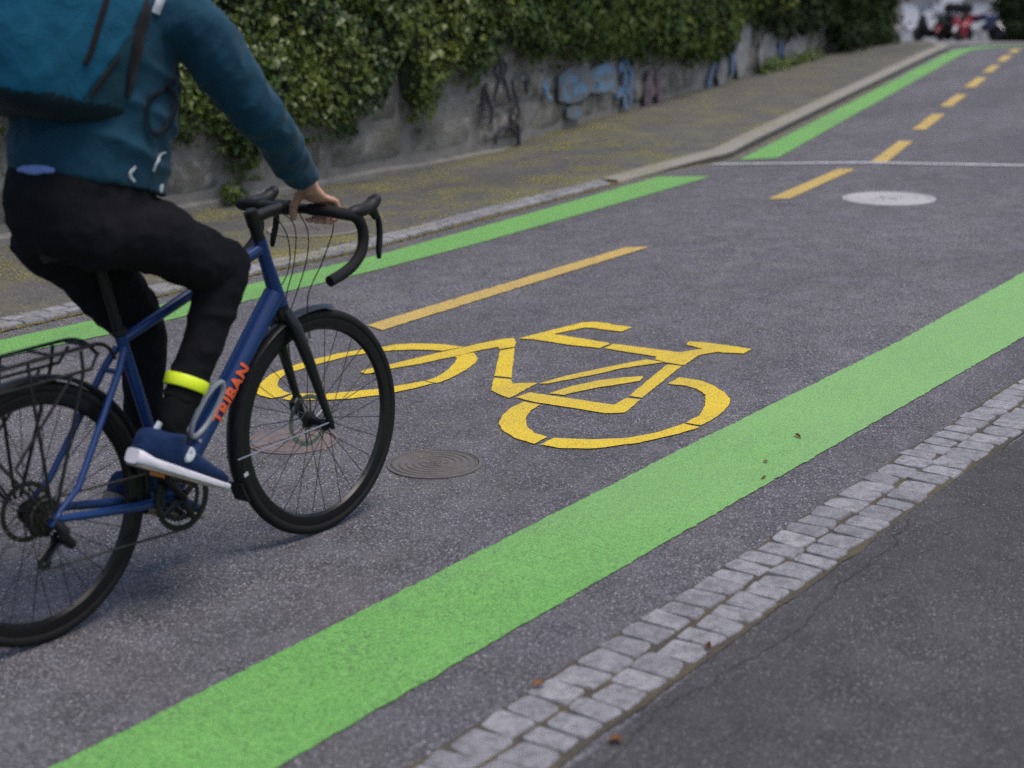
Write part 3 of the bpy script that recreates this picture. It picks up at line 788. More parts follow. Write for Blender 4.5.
# yellow blossom fallen on the left pavement
bl = MB(); rnd = random.Random(41)
PET = [V((-.4, -.3, 0)), V((.4, -.35, .1)), V((.5, .3, 0)), V((-.35, .4, .12))]
def petal(p, s):
    a = rnd.uniform(0, 6.28); c, d = math.cos(a), math.sin(a); n = len(bl.v)
    for q in PET: bl.v.append(V((p.x + (q.x * c - q.y * d) * s, p.y + (q.x * d + q.y * c) * s, p.z + .002 + abs(q.z) * s)))
    bl.f.append((n, n + 1, n + 2, n + 3)); bl.mi.append(0)
KX = [(p.x, p.y) for p in KP]
cnt = 0
while cnt < 24000:
    x = rnd.uniform(3.5, 24) if rnd.random() < .45 else rnd.uniform(5.5, 14); ky = interp(KX, x); wy = wall_pt(s_of_x(x)).y
    u = rnd.random(); y = ky + (wy - ky) * u
    d = .10 + .7 * noise.noise(V((x * .8, y * 1.4, 0))) + .75 * noise.noise(V((x * 2.9, y * 3.5, 5))) + .35 * max(0, u - .65) * 2 + .22 * max(0, .25 - u) * 2
    if x > 15: d -= .10 * (x - 15) / 3
    if rnd.random() > d: continue
    petal(V((x, y, zg(x, y) + lz(x, y, 0) + (.004 if u > .12 else .012))), rnd.uniform(.006, .0125)); cnt += 1
for _ in range(9000):                         # drift between kerb and green strip, and stray bits on the road
    x = rnd.uniform(3.5, 20); ky = interp(KX, x)
    if rnd.random() < .55: y = ky - abs(rnd.gauss(0, .05)) - .005
    else: y = ky - rnd.random() ** 1.6 * 3.2
    petal(V((x, y, zg(x, y) + .006)), rnd.uniform(.004, .010))
tag(bl.build('fallen_blossom', M['blossom'], None, False, fix=False), 'yellow fallen blossom scattered on the left pavement', 'blossom', kind='stuff')

# single dead leaves and catkins
def dead(c, size, rot, label, z=.012, curl=.3, thin=False):
    mb = MB(); sh = [V((0, 0, 0)), V((.3, .25, curl)), V((.34, .6, curl * .8)), V((0, 1, -.05)), V((-.34, .6, curl * .9)), V((-.3, .25, curl))]
    if thin: sh = [V((q.x * .35, q.y, q.z)) for q in sh]
    q0 = V((c[0], c[1], z)); cr, sr = math.cos(rot), math.sin(rot)
    vs = [V(((q.x * cr - (q.y - .5) * sr) * size, (q.x * sr + (q.y - .5) * cr) * size, q.z * size + .003)) for q in sh]
    mb.add(vs, [(0, 1, 2, 3), (0, 3, 4, 5)])
    o = mb.build('fallen_leaf', M['deadleaf'], None, False, fix=False); o.location = q0
    return tag(o, label, 'leaf', 'single fallen leaves')
dead((2.95, 2.055), .035, 1.2, 'small brown leaf lying on the inner cobbles, nearest the bottom of the view', .016)
dead((3.37, 1.83), .055, 2.2, 'long rust-brown leaf at the outer cobble edge beside the crack', .012, .25, True)
dead((2.82, 1.76), .035, .4, 'curled orange-brown leaf on the dark pavement below the cobbles', .010)
dead((5.17, 2.46), .05, 2.5, 'larger bent dark catkin on the wide green strip', .006, .15, True)
dead((4.68, 2.345), .035, 1.5, 'short brown catkin near the outer edge of the wide green strip', .006, .15, True)
dead((4.84, 2.42), .022, .9, 'tiny brown speck of leaf on the wide green strip', .006, .2)
# ------------------------------------------------------------------ the bicycle (x = along, y = to the left, z = up, origin under the rear axle)
_u = V((0.99938254, -0.0351359, 0.)); _w = V((0.03512973, 0.99920712, -0.01873569)); _v = V((0.00065830, 0.01872413, 0.99982447))
BM = Matrix(((_u.x, _w.x, _v.x, 2.49314781), (_u.y, _w.y, _v.y, 3.27949469), (_u.z, _w.z, _v.z, .001), (0, 0, 0, 1)))
bike = empty('bicycle', BM)
tag(bike, 'dark blue touring road bicycle with drop handlebar, rack and black mudguards', 'bicycle')
WB = 1.019; HR = .342
def wheel(ux, rear):
    c = V((ux, 0, HR))
    rim = MB(); rim.rings([[c + V((math.cos(t) * r, y, math.sin(t) * r)) for r, y in ((.316, -.0115), (.311, -.0128), (.288, -.010), (.281, 0), (.288, .010), (.311, .0128), (.316, .0115), (.309, 0))] for t in [2 * PI * i / 96 for i in range(96)]], False, True)
    w = rim.build('wheel', M['alu_black'], bike)
    t = MB(); t.torus(c, .3265, .0165, (0, 1, 0), 110, 14, .0165)
    t.build('tyre', M['rubber'], w)
    h = MB(); h.lathe(c, [(.006, -.062), (.010, -.058), (.010, -.05), (.022, -.036), (.022, -.032), (.013, -.028), (.012, 0), (.013, .028), (.022, .032), (.022, .036), (.010, .05), (.006, .062)], (0, 1, 0), 24)
    h.build('hub', M['alu_black'], w)
    d = MB()
    y = .040
    for r0, r1 in ((.066, .080), (.020, .030)):
        d.rings([[c + V((math.cos(q) * a, y + b, math.sin(q) * a)) for a, b in ((r0, -.001), (r1, -.001), (r1, .001), (r0, .001))] for q in [2 * PI * i / 48 for i in range(48)]], False, True)
    for k in range(6):
        a = k * PI / 3; e1 = V((math.cos(a), 0, math.sin(a))); e2 = V((math.cos(a + .35), 0, math.sin(a + .35)))
        d.tube([c + e1 * .026 + V((0, y, 0)), c + e2 * .07 + V((0, y, 0))], .004, 6, .4)
    d.build('brake_disc', M['steel'] if not rear else M['chain'], w)
    rnd = random.Random(3 + rear); N = 28; sp0 = []
    for i in range(N):
        side = 1 if i % 2 else -1; a = 2 * PI * i / N + .05; b = a + (.42 if (i // 2) % 2 else -.42)
        mb = MB(); mb.tube([V((math.cos(b) * .021, side * .034, math.sin(b) * .021)) + c, V((math.cos(a) * .285, side * .003, math.sin(a) * .285)) + c], .0013, 5)
        o = mb.build('spoke', M['spoke'], w)
    vl = MB(); a = -2.4 if not rear else .8; e = V((math.cos(a), 0, math.sin(a))); vl.tube([c + e * .294, c + e * .25], .003, 8); vl.build('valve', M['steel'], w)
    if not rear:  # white spoke reflector
        rf = MB(); a = -2.9; e = V((math.cos(a), 0, math.sin(a))); q = V((-e.z, 0, e.x))
        rf.prism([c + e * .318 + V((0, -.0165, 0)) + q * .006, c + e * .335 + V((0, -.0165, 0)) + q * .006, c + e * .335 + V((0, -.0165, 0)) - q * .006, c + e * .318 + V((0, -.0165, 0)) - q * .006], V((0, -.001, 0)))
        rf.build('tyre_mark', M['reflective'], w)
    return w
rw = wheel(0, True); wheel(WB, False)
cs = MB()
for k, r in enumerate((.054, .050, .046, .041, .037, .033, .029, .025, .022)):
    y = -.024 - k * .0042; n = 2 * int(r / .0042)
    cs.rings([[V((math.cos(q) * rr_, y + b, HR + math.sin(q) * rr_)) for rr_, b in ((r - .012, -.0009), (r + (.002 if i % 2 else -.002), -.0009), (r + (.002 if i % 2 else -.002), .0009), (r - .012, .0009))] for i, q in enumerate([2 * PI * i / n for i in range(n)])], False, True)
cs.build('cassette', M['chain'], bike)

BB = V((.435, 0, .275)); ST = V((.312, 0, .745)); HT = V((.829, 0, .925)); HB = V((.892, 0, .725))
hd = (HB - HT).normalized()
fr = MB()
fr.tube([BB, BB.lerp(ST, .5), ST + (ST - BB).normalized() * .012], [.0175, .0155, .0165], 16)
fr.tube([HT + V((-.004, 0, -.028)), V((.60, 0, .828)), V((.322, 0, .748)) + V((.0, 0, -.012))], [.0185, .0165, .0145], 16)
fr.tube([HB + V((-.018, 0, .035)), BB.lerp(HB, .5) + V((-.008, 0, .018)), BB], [.032, .0295, .028], 18)
fr.tube([HT, HT.lerp(HB, .35), HB], [.0205, .0195, .0255], 18)
fr.lathe(BB, [(.020, -.036), (.021, -.034), (.021, .034), (.020, .036)], (0, 1, 0), 20)
for s in (-1, 1):
    fr.tube([V((.39, s * .022, .274)), V((.30, s * .036, .285)), V((.12, s * .058, .318)), V((.012, s * .066, .338))], [.0135, .0125, .0105, .009], 12, 1.1)
    fr.tube([V((.310, s * .014, .715)), V((.275, s * .030, .665)), V((.09, s * .060, .40)), V((.012, s * .066, .348))], [.0105, .0098, .0088, .008], 12)
    fr.tube([V((.015, s * .066, .352)), V((.0, s * .066, .342)), V((-.008, s * .066, .325))], [.012, .014, .010], 10, .5)
fr.tube([V((.270, -.034, .660)), V((.270, .034, .660))], .007, 8)
frame = fr.build('frame', M['frame'], bike)

def text_mesh(s, size, bold, mat, name, mx, parent):
    cu = bpy.data.curves.new('t', 'FONT'); cu.body = s; cu.size = size; cu.offset = bold; cu.extrude = .0008; cu.resolution_u = 3
    cu.space_character = 1.08
    o = bpy.data.objects.new('t', cu); COL.objects.link(o)
    dg = bpy.context.evaluated_depsgraph_get(); dg.update()
    me = bpy.data.meshes.new_from_object(o.evaluated_get(dg)); bpy.data.objects.remove(o)
    bm = bmesh.new(); bm.from_mesh(me); bmesh.ops.triangulate(bm, faces=bm.faces[:])
    for _ in range(3): bmesh.ops.subdivide_edges(bm, edges=[e for e in bm.edges if e.calc_length() > .004], cuts=1)
    bmesh.ops.triangulate(bm, faces=bm.faces[:]); bm.to_mesh(me); bm.free()
    xs = [v.co.x for v in me.vertices]; ys = [v.co.y for v in me.vertices]
    cx, cy = (min(xs) + max(xs)) / 2, (min(ys) + max(ys)) / 2
    wd, hh = max(xs) - min(xs), max(ys) - min(ys)
    return me, cx, cy, wd, hh
me, cx, cy, wd, hh = text_mesh('TRIBAN', .05, .0022, None, 'lettering', None, None)
d = (V((.722, 0, .583)) - V((.583, 0, .435))).normalized(); up = V((-d.z, 0, d.x)); Rr = .0318
Lw, Lh = .188, .040; mid = BB.lerp(HB, .497) + V((-.008, 0, .017))
for v in me.vertices:
    a = (v.co.x - cx) / wd * Lw; b = (v.co.y - cy) / hh * Lh; th = b / Rr
    rad = Rr + .0012 + v.co.z * .5
    p = mid + d * a + up * (math.sin(th) * rad) + V((0, -math.cos(th) * rad, 0))
    v.co = p
me.materials.clear(); me.materials.append(M['orange']); me.name = 'lettering'
link(bpy.data.objects.new('lettering', me), frame)

# fork, headset, stem
fk = MB()
cr = HB + hd * .022
fk.tube([HB + hd * .003, cr, cr + hd * .022], [.0245, .026, .022], 16)
for s in (-1, 1):
    fk.tube([cr + V((.004, s * .012, .0)), cr + V((.012, s * .040, -.045)), V((.952, s * .050, .54)), V((.992, s * .055, .42)), V((WB - .002, s * .058, HR + .004))], [.017, .0185, .0150, .0115, .010], 12, 1.15)
    fk.tube([V((WB - .006, s * .058, HR + .016)), V((WB + .004, s * .058, HR - .012))], [.012, .009], 10, .6)
fk.tube([V((1.0, .058, .42)), V((.975, .050, .40)), V((.968, .046, .37))], [.014, .017, .010], 10)   # brake caliper
fk.build('fork', M['gloss'], bike)
stm = MB(); hu = -hd
stm.tube([HT, HT + hu * .045], .0185, 16); stm.tube([HT + hu * .045, HT + hu * .088], .0205, 16)
stm.tube([HT + hu * .066, V((.870, 0, .998)), V((.921, 0, 1.003))], [.0185, .0165, .0175], 14)
stm.lathe((.935, 0, 1.004), [(.021, -.024), (.022, -.022), (.022, .022), (.021, .024)], (0, 1, 0), 20)
stm.lathe(HT + hu * .089, [(.016, -.002), (.016, .003), (.005, .005)], hu, 16)
st_o = stm.build('stem', M['black'], bike)
bo = MB()
for s in (-1, 1):
    bo.lathe((.952, s * .014, 1.012), [(.004, 0), (.004, .007), (.002, .008)], (1, 0, .4), 8)
bo.build('bolt', M['steel'], st_o)
bar = MB()
def barhalf(s):
    return [V(p) for p in ((.937, s * .10, 1.004), (.938, s * .155, 1.004), (.946, s * .190, 1.0), (.970, s * .207, .992), (1.002, s * .211, .982), (1.026, s * .212, .958), (1.033, s * .213, .920), (1.018, s * .216, .880), (.982, s * .219, .850), (.935, s * .222, .831), (.876, s * .223, .817))]
bar.tube([V((.935, -.10, 1.004)), V((.935, .10, 1.004))], [.0142, .0142], 14)
bo_ = bar.build('handlebar', M['black'], bike)
for s in (-1, 1):
    tp = MB(); tp.tube(smoothpath(barhalf(s), 40), .0165, 14); tp.build('bar_tape', M['tape'], bo_)
    hd_ = MB(); hd_.tube(smoothpath([(.985, s * .210, .995), (1.02, s * .210, .996), (1.055, s * .209, .998), (1.082, s * .208, 1.008), (1.094, s * .207, 1.022), (1.090, s * .207, 1.030)], 16), [.013, .019, .0215, .0225, .0225, .022, .022, .022, .022, .022, .022, .0225, .0215, .019, .014, .006], 14, .85)
    hd_.tube([V((1.06, s * .209, 1.0)), V((1.085, s * .208, .985)), V((1.095, s * .208, .965))], [.014, .015, .010], 12)
    hd_.build('brake_hood', M['black'], bo_)
    lv = MB(); lv.tube(smoothpath([(1.093, s * .208, .985), (1.104, s * .209, .955), (1.103, s * .212, .915), (1.092, s * .216, .875), (1.088, s * .219, .848)], 14), [.007] * 4 + [.0075] * 6 + [.007, .0065, .006, .004], 10, 1.5, up=V((0, 1, 0))); lv.build('brake_lever', M['alu_black'], bo_)
cb = MB()
for pts in ([(.935, -.06, .99), (.975, -.05, .93), (.985, -.03, .85), (.955, -.02, .77), (.90, -.03, .70)], [(1.0, -.11, .985), (1.06, -.07, .93), (1.03, -.045, .83), (.97, -.04, .74), (.952, -.055, .62)],
            [(.935, .06, .99), (.985, .05, .92), (.975, .03, .84), (.93, .02, .78), (.86, .02, .745)], [(1.0, .11, .985), (1.05, .08, .93), (1.02, .06, .82), (.97, .055, .70), (.985, .06, .45)]):
    cb.tube(smoothpath(pts, 24), .0019, 6)
cb.build('cable', M['black'], bike)

# saddle and post
po = MB(); po.tube([ST + V((.001, 0, -.004)), V((.262, 0, .955))], .0138, 14); po.build('seat_post', M['black'], bike)
cl = MB(); cl.lathe(ST + V((-.003, 0, .012)), [(.019, -.008), (.0205, -.006), (.0205, .006), (.019, .008)], (ST - BB), 18); cl.build('seat_clamp', M['black'], bike)
sd = MB(); rr = []
for x, hw, z in ((.10, .01, 1.0), (.115, .046, 1.005), (.16, .060, 1.010), (.21, .056, 1.004), (.26, .040, .986), (.31, .024, .984), (.355, .019, .982), (.372, .008, .978)):
    rr.append([V((x, hw * math.cos(t), z + (.012 if math.sin(t) > 0 else .030) * math.sin(t) - (.010 * math.cos(t) ** 2))) for t in [2 * PI * i / 16 for i in range(16)]])
sd.rings(rr, True)
for s in (-1, 1): sd.tube([V((.14, s * .02, .970)), V((.20, s * .02, .955)), V((.30, s * .02, .955)), V((.34, s * .01, .972))], .0035, 8)
sd.build('saddle', M['black'], bike)

# mudguards
def guard(c, R, a0, a1, n, w=.024):
    mb = MB(); rr = []
    for i in range(n):
        t = math.radians(a0 + (a1 - a0) * i / (n - 1)); e = V((math.cos(t), 0, math.sin(t))); pr = []
        k = 7; ww = w * min(1, .55 + min(i, n - 1 - i) / 3)
        for j in range(k):
            q = -1 + 2 * j / (k - 1); pr.append(c + e * (R + .010 * math.cos(q * PI / 2)) + V((0, q * ww, 0)))
        for j in reversed(range(k)):
            q = -1 + 2 * j / (k - 1); pr.append(c + e * (R - .0018 + .010 * math.cos(q * PI / 2)) + V((0, q * ww, 0)))
        rr.append(pr)
    mb.rings(rr, True); return mb
g = guard(V((WB, 0, HR)), .348, 76, 199, 48); fg = g.build('mudguard', M['gloss'], bike)
fl = MB(); c = V((WB, 0, HR))
t0, t1 = math.radians(196), math.radians(206)
rr = []
for k in range(5):
    t = t0 + (t1 - t0) * k / 4; e = V((math.cos(t), 0, math.sin(t))); w = .026 + .004 * k / 4
    rr.append([c + e * .361 + V((0, w, 0)), c + e * .361 - V((0, w, 0)), c + e * .355 - V((0, w, 0)), c + e * .355 + V((0, w, 0))])
fl.rings(rr, True); fl.build('mud_flap', M['black'], fg)
sy = MB()
for s in (-1, 1): sy.tube([V((WB, s * .062, HR + .012)), c + V((math.cos(math.radians(184)), 0, math.sin(math.radians(184)))) * .352 + V((0, s * .024, 0))], .0022, 6)
sy.build('stay', M['steel'], fg)
g = guard(V((0, 0, HR)), .350, -16, 168, 60); rg = g.build('mudguard', M['gloss'], bike)
sy = MB()
for s in (-1, 1): sy.tube([V((-.004, s * .07, HR + .012)), V((0, 0, HR)) + V((math.cos(math.radians(150)), 0, math.sin(math.radians(150)))) * .355 + V((0, s * .025, 0))], .0024, 6)
sy.build('stay', M['alu_black'], rg)
lb = MB(); lb.box((.318, 0, .405), (.030, .052, .075), Matrix.Rotation(-.2, 3, 'Y')); lb.build('mud_flap', M['black'], rg)

# rack
rk = MB()
for s in (-1, 1):
    rk.tube(smoothpath([(-.36, s * .03, .738), (-.33, s * .055, .742), (-.1, s * .058, .748), (.14, s * .056, .754), (.20, s * .052, .752), (.235, s * .045, .735), (.262, s * .034, .70)], 30), .0052, 8)
    rk.tube([V((-.30, s * .066, .690)), V((.16, s * .066, .697)), V((.19, s * .060, .735))], .0045, 8)
    for x in (-.26, -.02, .14):
        rk.tube([V((x, s * .057, .747)), V((x - .005, s * .066, .694)), V((-.005 + x * .10, s * .075, .372))], .0048, 8)
    rk.tube([V((.10, s * .066, .69)), V((-.10, s * .075, .50)), V((-.02, s * .075, .372))], .0042, 8)
for x in (-.36, -.22, -.08, .06, .18):
    rk.tube([V((x, -.056, .750)), V((x, .056, .750))], .0042, 8)
rk.build('rear_rack', M['black'], bike)

# drivetrain
def toothed(c, r, r0, y, th, n):
    mb = MB(); N = n * 2
    mb.rings([[c + V((math.cos(q) * a, y + b, math.sin(q) * a)) for a, b in ((r0, -th), (r + (.0025 if i % 2 else -.0025), -th), (r + (.0025 if i % 2 else -.0025), th), (r0, th))] for i, q in enumerate([2 * PI * i / N for i in range(N)])], False, True)
    return mb
cg = toothed(BB, .0935, .078, -.046, .0016, 46); b2 = toothed(BB, .068, .056, -.039, .0015, 34); cg.add(b2.v, b2.f)
for k in range(4):
    a = k * PI / 2 + .5; e = V((math.cos(a), 0, math.sin(a)))
    cg.tube([BB + e * .018 + V((0, -.044, 0)), BB + e * .082 + V((0, -.044, 0))], [.013, .008], 8, .45, up=V((0, 1, 0)))
cg.build('chainring', M['alu_black'], bike)
PR = V((.340, -.108, .374)); PL = V((.530, .108, .176))
for s, P in ((-1, PR), (1, PL)):
    ca = MB(); ca.tube([BB + V((0, s * .050, 0)), V(((BB.x + P.x) / 2, s * .060, (BB.z + P.z) / 2)), V((P.x, s * .066, P.z))], [.017, .013, .0135], 12, .62)
    ca.lathe(BB + V((0, s * .038, 0)), [(.016, -.012), (.018, 0), (.012, .012)], (0, 1, 0), 14)
    ca.build('crank_arm', M['alu_black'], bike)
    pd = MB(); rot = Matrix.Rotation(math.radians(27) if s < 0 else math.radians(12), 3, 'Y'); pc = V((P.x, s * .125, P.z))
    pd.box(pc, (.095, .012, .016), rot); pd.box(pc + V((0, -.045, 0)), (.095, .010, .016), rot); pd.box(pc + V((0, .045, 0)), (.095, .010, .016), rot)
    for q in (-.043, .043): pd.box(pc + rot @ V((q, 0, 0)), (.010, .096, .020), rot)
    pd.tube([V((P.x, s * .066, P.z)), V((P.x, s * .175, P.z))], .008, 10)
    po_ = pd.build('pedal', M['black'], bike)
    for q in (-.0495, .0495):
        rf = MB(); rf.box(pc + rot @ V((q, 0, -.003)), (.004, .055, .016), rot); rf.build('reflector', M['amber'], po_)
ch = MB()
top0, top1 = BB + V((-.02, -.044, .092)), V((-.006, -.042, HR + .046))
ch.tube([top0, top1], .0042, 6, .8)
DJ = V((-.028, -.052, .232))
ch.tube([BB + V((.0, -.044, -.0935)), V((.2, -.047, .198)), DJ + V((.012, 0, -.022))], .0042, 6, .8)
ring = [BB + V((math.cos(t) * .0945, -.044, math.sin(t) * .0945)) for t in [math.radians(102 - 192 * i / 30) for i in range(31)]]
ch.tube(ring, .0042, 6, .8)
ch.tube([V((math.cos(t) * .048, -.042, HR + math.sin(t) * .048)) for t in [math.radians(95 + 175 * i / 20) for i in range(21)]] + [V((.014, -.047, .285)), DJ + V((-.018, 0, .012))], .0042, 6, .8)
ch.build('chain', M['chain'], bike)
dr = MB()
dr.tube([V((.004, -.068, .335)), V((.02, -.080, .305)), V((.018, -.078, .285))], [.012, .016, .014], 10)
dr.tube([V((.018, -.078, .288)), V((.045, -.074, .262))], [.016, .013], 10)
dr.tube([V((.022, -.060, .283)), DJ + V((0, -.006, 0))], [.010, .008], 8, .45)
dr.tube([V((.022, -.046, .283)), DJ + V((0, .006, 0))], [.010, .008], 8, .45)
do = dr.build('derailleur', M['alu_black'], bike)
for p in (V((.018, -.053, .283)), DJ):
    q = toothed(p, .021, .006, 0, .0018, 11); q.build('jockey_wheel', M['black'], do)
sk = MB(); sk.lathe((0, 0, HR), [(.004, -.066), (.009, -.070), (.009, -.074), (.004, -.078)], (0, 1, 0), 12)
sk.build('axle_nut', M['alu_black'], bike)

# pale bottle cage on the down tube
cgm = MB(); ax = (HB - BB).normalized(); nn = V((-ax.z, 0, ax.x)); c0 = BB.lerp(HB, .30) + nn * .034
for s in (-1, 1):
    cgm.tube([c0 + ax * (.052 + .088 * math.cos(t)) + nn * (.030 + .034 * math.sin(t)) + V((0, s * (.030 + .008 * math.sin(t)), 0)) for t in [2 * PI * k / 36 for k in range(36)]], .0078, 8, 1., closed=True)
for q in (-.03, .05, .13): cgm.tube([c0 + ax * q + nn * -.004 + V((0, -.03, 0)), c0 + ax * q + nn * -.010, c0 + ax * q + nn * -.004 + V((0, .03, 0))], .006, 8)
cgm.build('bottle_cage', M['grey_cage'], bike)
# ------------------------------------------------------------------ the rider (same frame as the bicycle)
RO = V((.30, 0, 0))
rider = empty('person', BM @ Matrix.Translation(RO))
tag(rider, 'cyclist in a dark teal jacket and black trousers riding with one hand on the handlebar', 'person')
AX = V((.663, 0, .748)); NB = V((-.748, 0, .663)); HIP = V((.165, 0, 1.08))
def sec(s, a, b, off=0., n=28, ex=.85, tilt=0., flat=0.):
    """torso section: a = half depth, b = half width"""
    c = HIP + AX * s + NB * off; nb = (NB + AX * tilt)
    out = []
    for k in range(n):
        t = 2 * PI * k / n; x, y = math.cos(t), math.sin(t)
        out.append(c + nb * (a * math.copysign(abs(x) ** ex, x)) + V((0, b * math.copysign(abs(y) ** ex, y), 0)))
    return out
def wrinkle(me, amp, sc, seed, mask=None):
    ns = [v.normal.copy() for v in me.vertices]
    for v, n in zip(me.vertices, ns):
        p = v.co; q = V((p.x * sc, p.y * sc, p.z * sc)) + V((seed, 0, 0))
        d = noise.noise(q) + .5 * (1 - 2 * abs(noise.noise(q * 2.1 + V((0, 5, 0))))) + .25 * noise.noise(q * 4.5)
        v.co = p + n * (amp * d * (mask(p) if mask else 1))
def folds(me, a, b, amp, along, across, seed, reach=.13, f=None):
    """cloth folds running round the limb a-b"""
    a, b = V(a), V(b); d = (b - a); L = d.length; d.normalize(); ns = [v.normal.copy() for v in me.vertices]
    for v, n in zip(me.vertices, ns):
        r = v.co - a; t = r.dot(d); rad = (r - d * t).length
        if rad > reach or t < -.06 or t > L + .06: continue
        m = min(1, (reach - rad) / .03) * min(1, (t + .06) / .05) * min(1, (L + .06 - t) / .05)
        if f: m *= f(t / L)
        p = v.co; q = V(((t + .25 * (p.y + p.x)) * along + seed, (p.y + .3 * p.z) * across, (p.z - p.x) * across * .6))
        k = noise.noise(q); h = 1 - 2 * abs(k); h = max(0, h) ** 2
        v.co = p + n * amp * m * (h - .35)
SHR, ELR, WRR = V((.475, -.185, 1.535)), V((.675, -.225, 1.275)), V((.908, -.132, 1.080))
SHL, ELL, WRL = V((.475, .185, 1.535)), V((.470, .250, 1.235)), V((.455, .165, 1.045))
def bf(back, front, b, k=1., n=32, ex=.88):
    """torso section given by its back and front points in the bike's own plane and its half width"""
    B_, F_ = V((back[0], 0, back[1])), V((front[0], 0, front[1])); c = (B_ + F_) / 2; h = (F_ - B_) / 2 * k
    return [c + h * math.copysign(abs(math.cos(t)) ** ex, math.cos(t)) + V((0, b * k * math.copysign(abs(math.sin(t)) ** ex, math.sin(t)), 0)) for t in [2 * PI * q / n for q in range(n)]]
TORSO = [((.066, 1.205), (.445, 1.094), .176), ((.072, 1.25), (.462, 1.16), .178), ((.10, 1.34), (.492, 1.28), .178), ((.135, 1.43), (.505, 1.39), .182), ((.185, 1.52), (.50, 1.46), .190), ((.25, 1.60), (.54, 1.545), .182), ((.32, 1.665), (.55, 1.61), .135), ((.385, 1.705), (.55, 1.665), .078)]

# hand with fingers, palm over the bar
def hand_r(mbs):
    p = MB()
    rr = []
    for c, hw, ht in (((.905, -.130, 1.082), .026, .019), ((.917, -.131, 1.056), .033, .017), ((.934, -.131, 1.036), .041, .0155), ((.953, -.130, 1.030), .042, .013)):
        c = V(c); rr.append([c + V((0, 1, 0)) * hw * math.cos(t) + V((.6, 0, .8)) * ht * math.sin(t) for t in [2 * PI * k / 16 for k in range(16)]])
    p.rings(rr, True); mbs.append(p)
    for y, L, r in ((-.094, .95, .0088), (-.118, 1.05, .0092), (-.142, 1.0, .0089), (-.164, .84, .0080)):
        f = MB(); f.tube(smoothpath([(.944, y * .98 - .002, 1.032), (.968, y, 1.024), (.968 + .012 * L, y, 1.000), (.962 + .004 * L, y, .982), (.948, y, .9755 - .002 * L), (.934 - .004 * L, y, .979)], 14), [r * k for k in (1.1, 1.1, 1.08, 1.1, 1.05, 1, .98, 1.02, 1, .95, .92, .9, .8, .5)], 10); mbs.append(f)
    t = MB(); t.tube(smoothpath([(.912, -.112, 1.060), (.915, -.090, 1.038), (.913, -.073, 1.012), (.918, -.064, .990), (.924, -.060, .974)], 12), [.014, .0145, .014, .0128, .0118, .0112, .0108, .0112, .0108, .010, .0085, .005], 10); mbs.append(t)
    a = MB(); a.tube([ELR.lerp(WRR, .55), ELR.lerp(WRR, .85), WRR, V((.917, -.131, 1.058))], [.033, .027, .0245, .025], 14, 1.1); mbs.append(a)
body = []
hand_r(body)
for _m in body[:-1]: _m.v = [V((.937, -.13, 1.004)) + (p - V((.937, -.13, 1.004))) * 1.13 for p in _m.v]
m = MB(); m.rings([bf((.14, 1.05), (.28, 1.02), .08), bf((.09, 1.11), (.33, 1.04), .125)] + [bf(p, q, r, .78) for p, q, r in TORSO], True); body.append(m)
m = MB(); m.tube([V((.46, 0, 1.66)), V((.49, 0, 1.77))], [.058, .055], 16); body.append(m)
for sh, el, wr in ((SHR, ELR, WRR), (SHL, ELL, WRL)):
    m = MB(); m.tube([sh + V((0, -.02 * (1 if sh.y < 0 else -1) * -1, 0)), sh.lerp(el, .5), el, el.lerp(wr, .4), wr], [.058, .048, .040, .040, .026], 14); body.append(m)
m = MB(); m.rings([[V((.47 + .012 * k, .16 - .004 * k, 1.04 - .012 * k)) + V((0, 1, 0)) * w * math.cos(t) + V((.6, 0, .8)) * .016 * math.sin(t) for t in [2 * PI * q / 14 for q in range(14)]] for k, w in enumerate((.026, .036, .041, .042, .038))], True); body.append(m)
for k in range(4):
    y = .125 + .021 * k; m = MB(); m.tube([V((.51, y, .995)), V((.545, y - .003, .975)), V((.575, y - .006, .948))], [.009, .009, .007], 9); body.append(m)
m = MB(); m.tube([V((.48, .125, 1.02)), V((.51, .105, 1.01)), V((.535, .095, .99))], [.013, .012, .009], 9); body.append(m)
# head, above the picture
hc = V((.525, 0, 1.855)); m = MB()
m.rings([[hc + V((math.sin(p) * math.cos(t) * .098 + .012, math.sin(p) * math.sin(t) * .076, math.cos(p) * .118)) for t in [2 * PI * k / 24 for k in range(24)]] for p in [PI * (i + .3) / 12.6 for i in range(13)]], True); body.append(m)
m = MB(); m.tube([hc + V((.098, 0, .01)), hc + V((.124, 0, -.022)), hc + V((.105, 0, -.034))], [.008, .013, .010], 10); body.append(m)
m = MB(); m.tube([hc + V((.04, 0, -.09)), hc + V((.085, 0, -.095))], [.045, .03], 12); body.append(m)
for s in (-1, 1):
    m = MB(); m.tube([hc + V((.0, s * .082, .02)), hc + V((-.005, s * .088, -.005)), hc + V((.002, s * .080, -.03))], [.014, .016, .010], 10, .5); body.append(m)
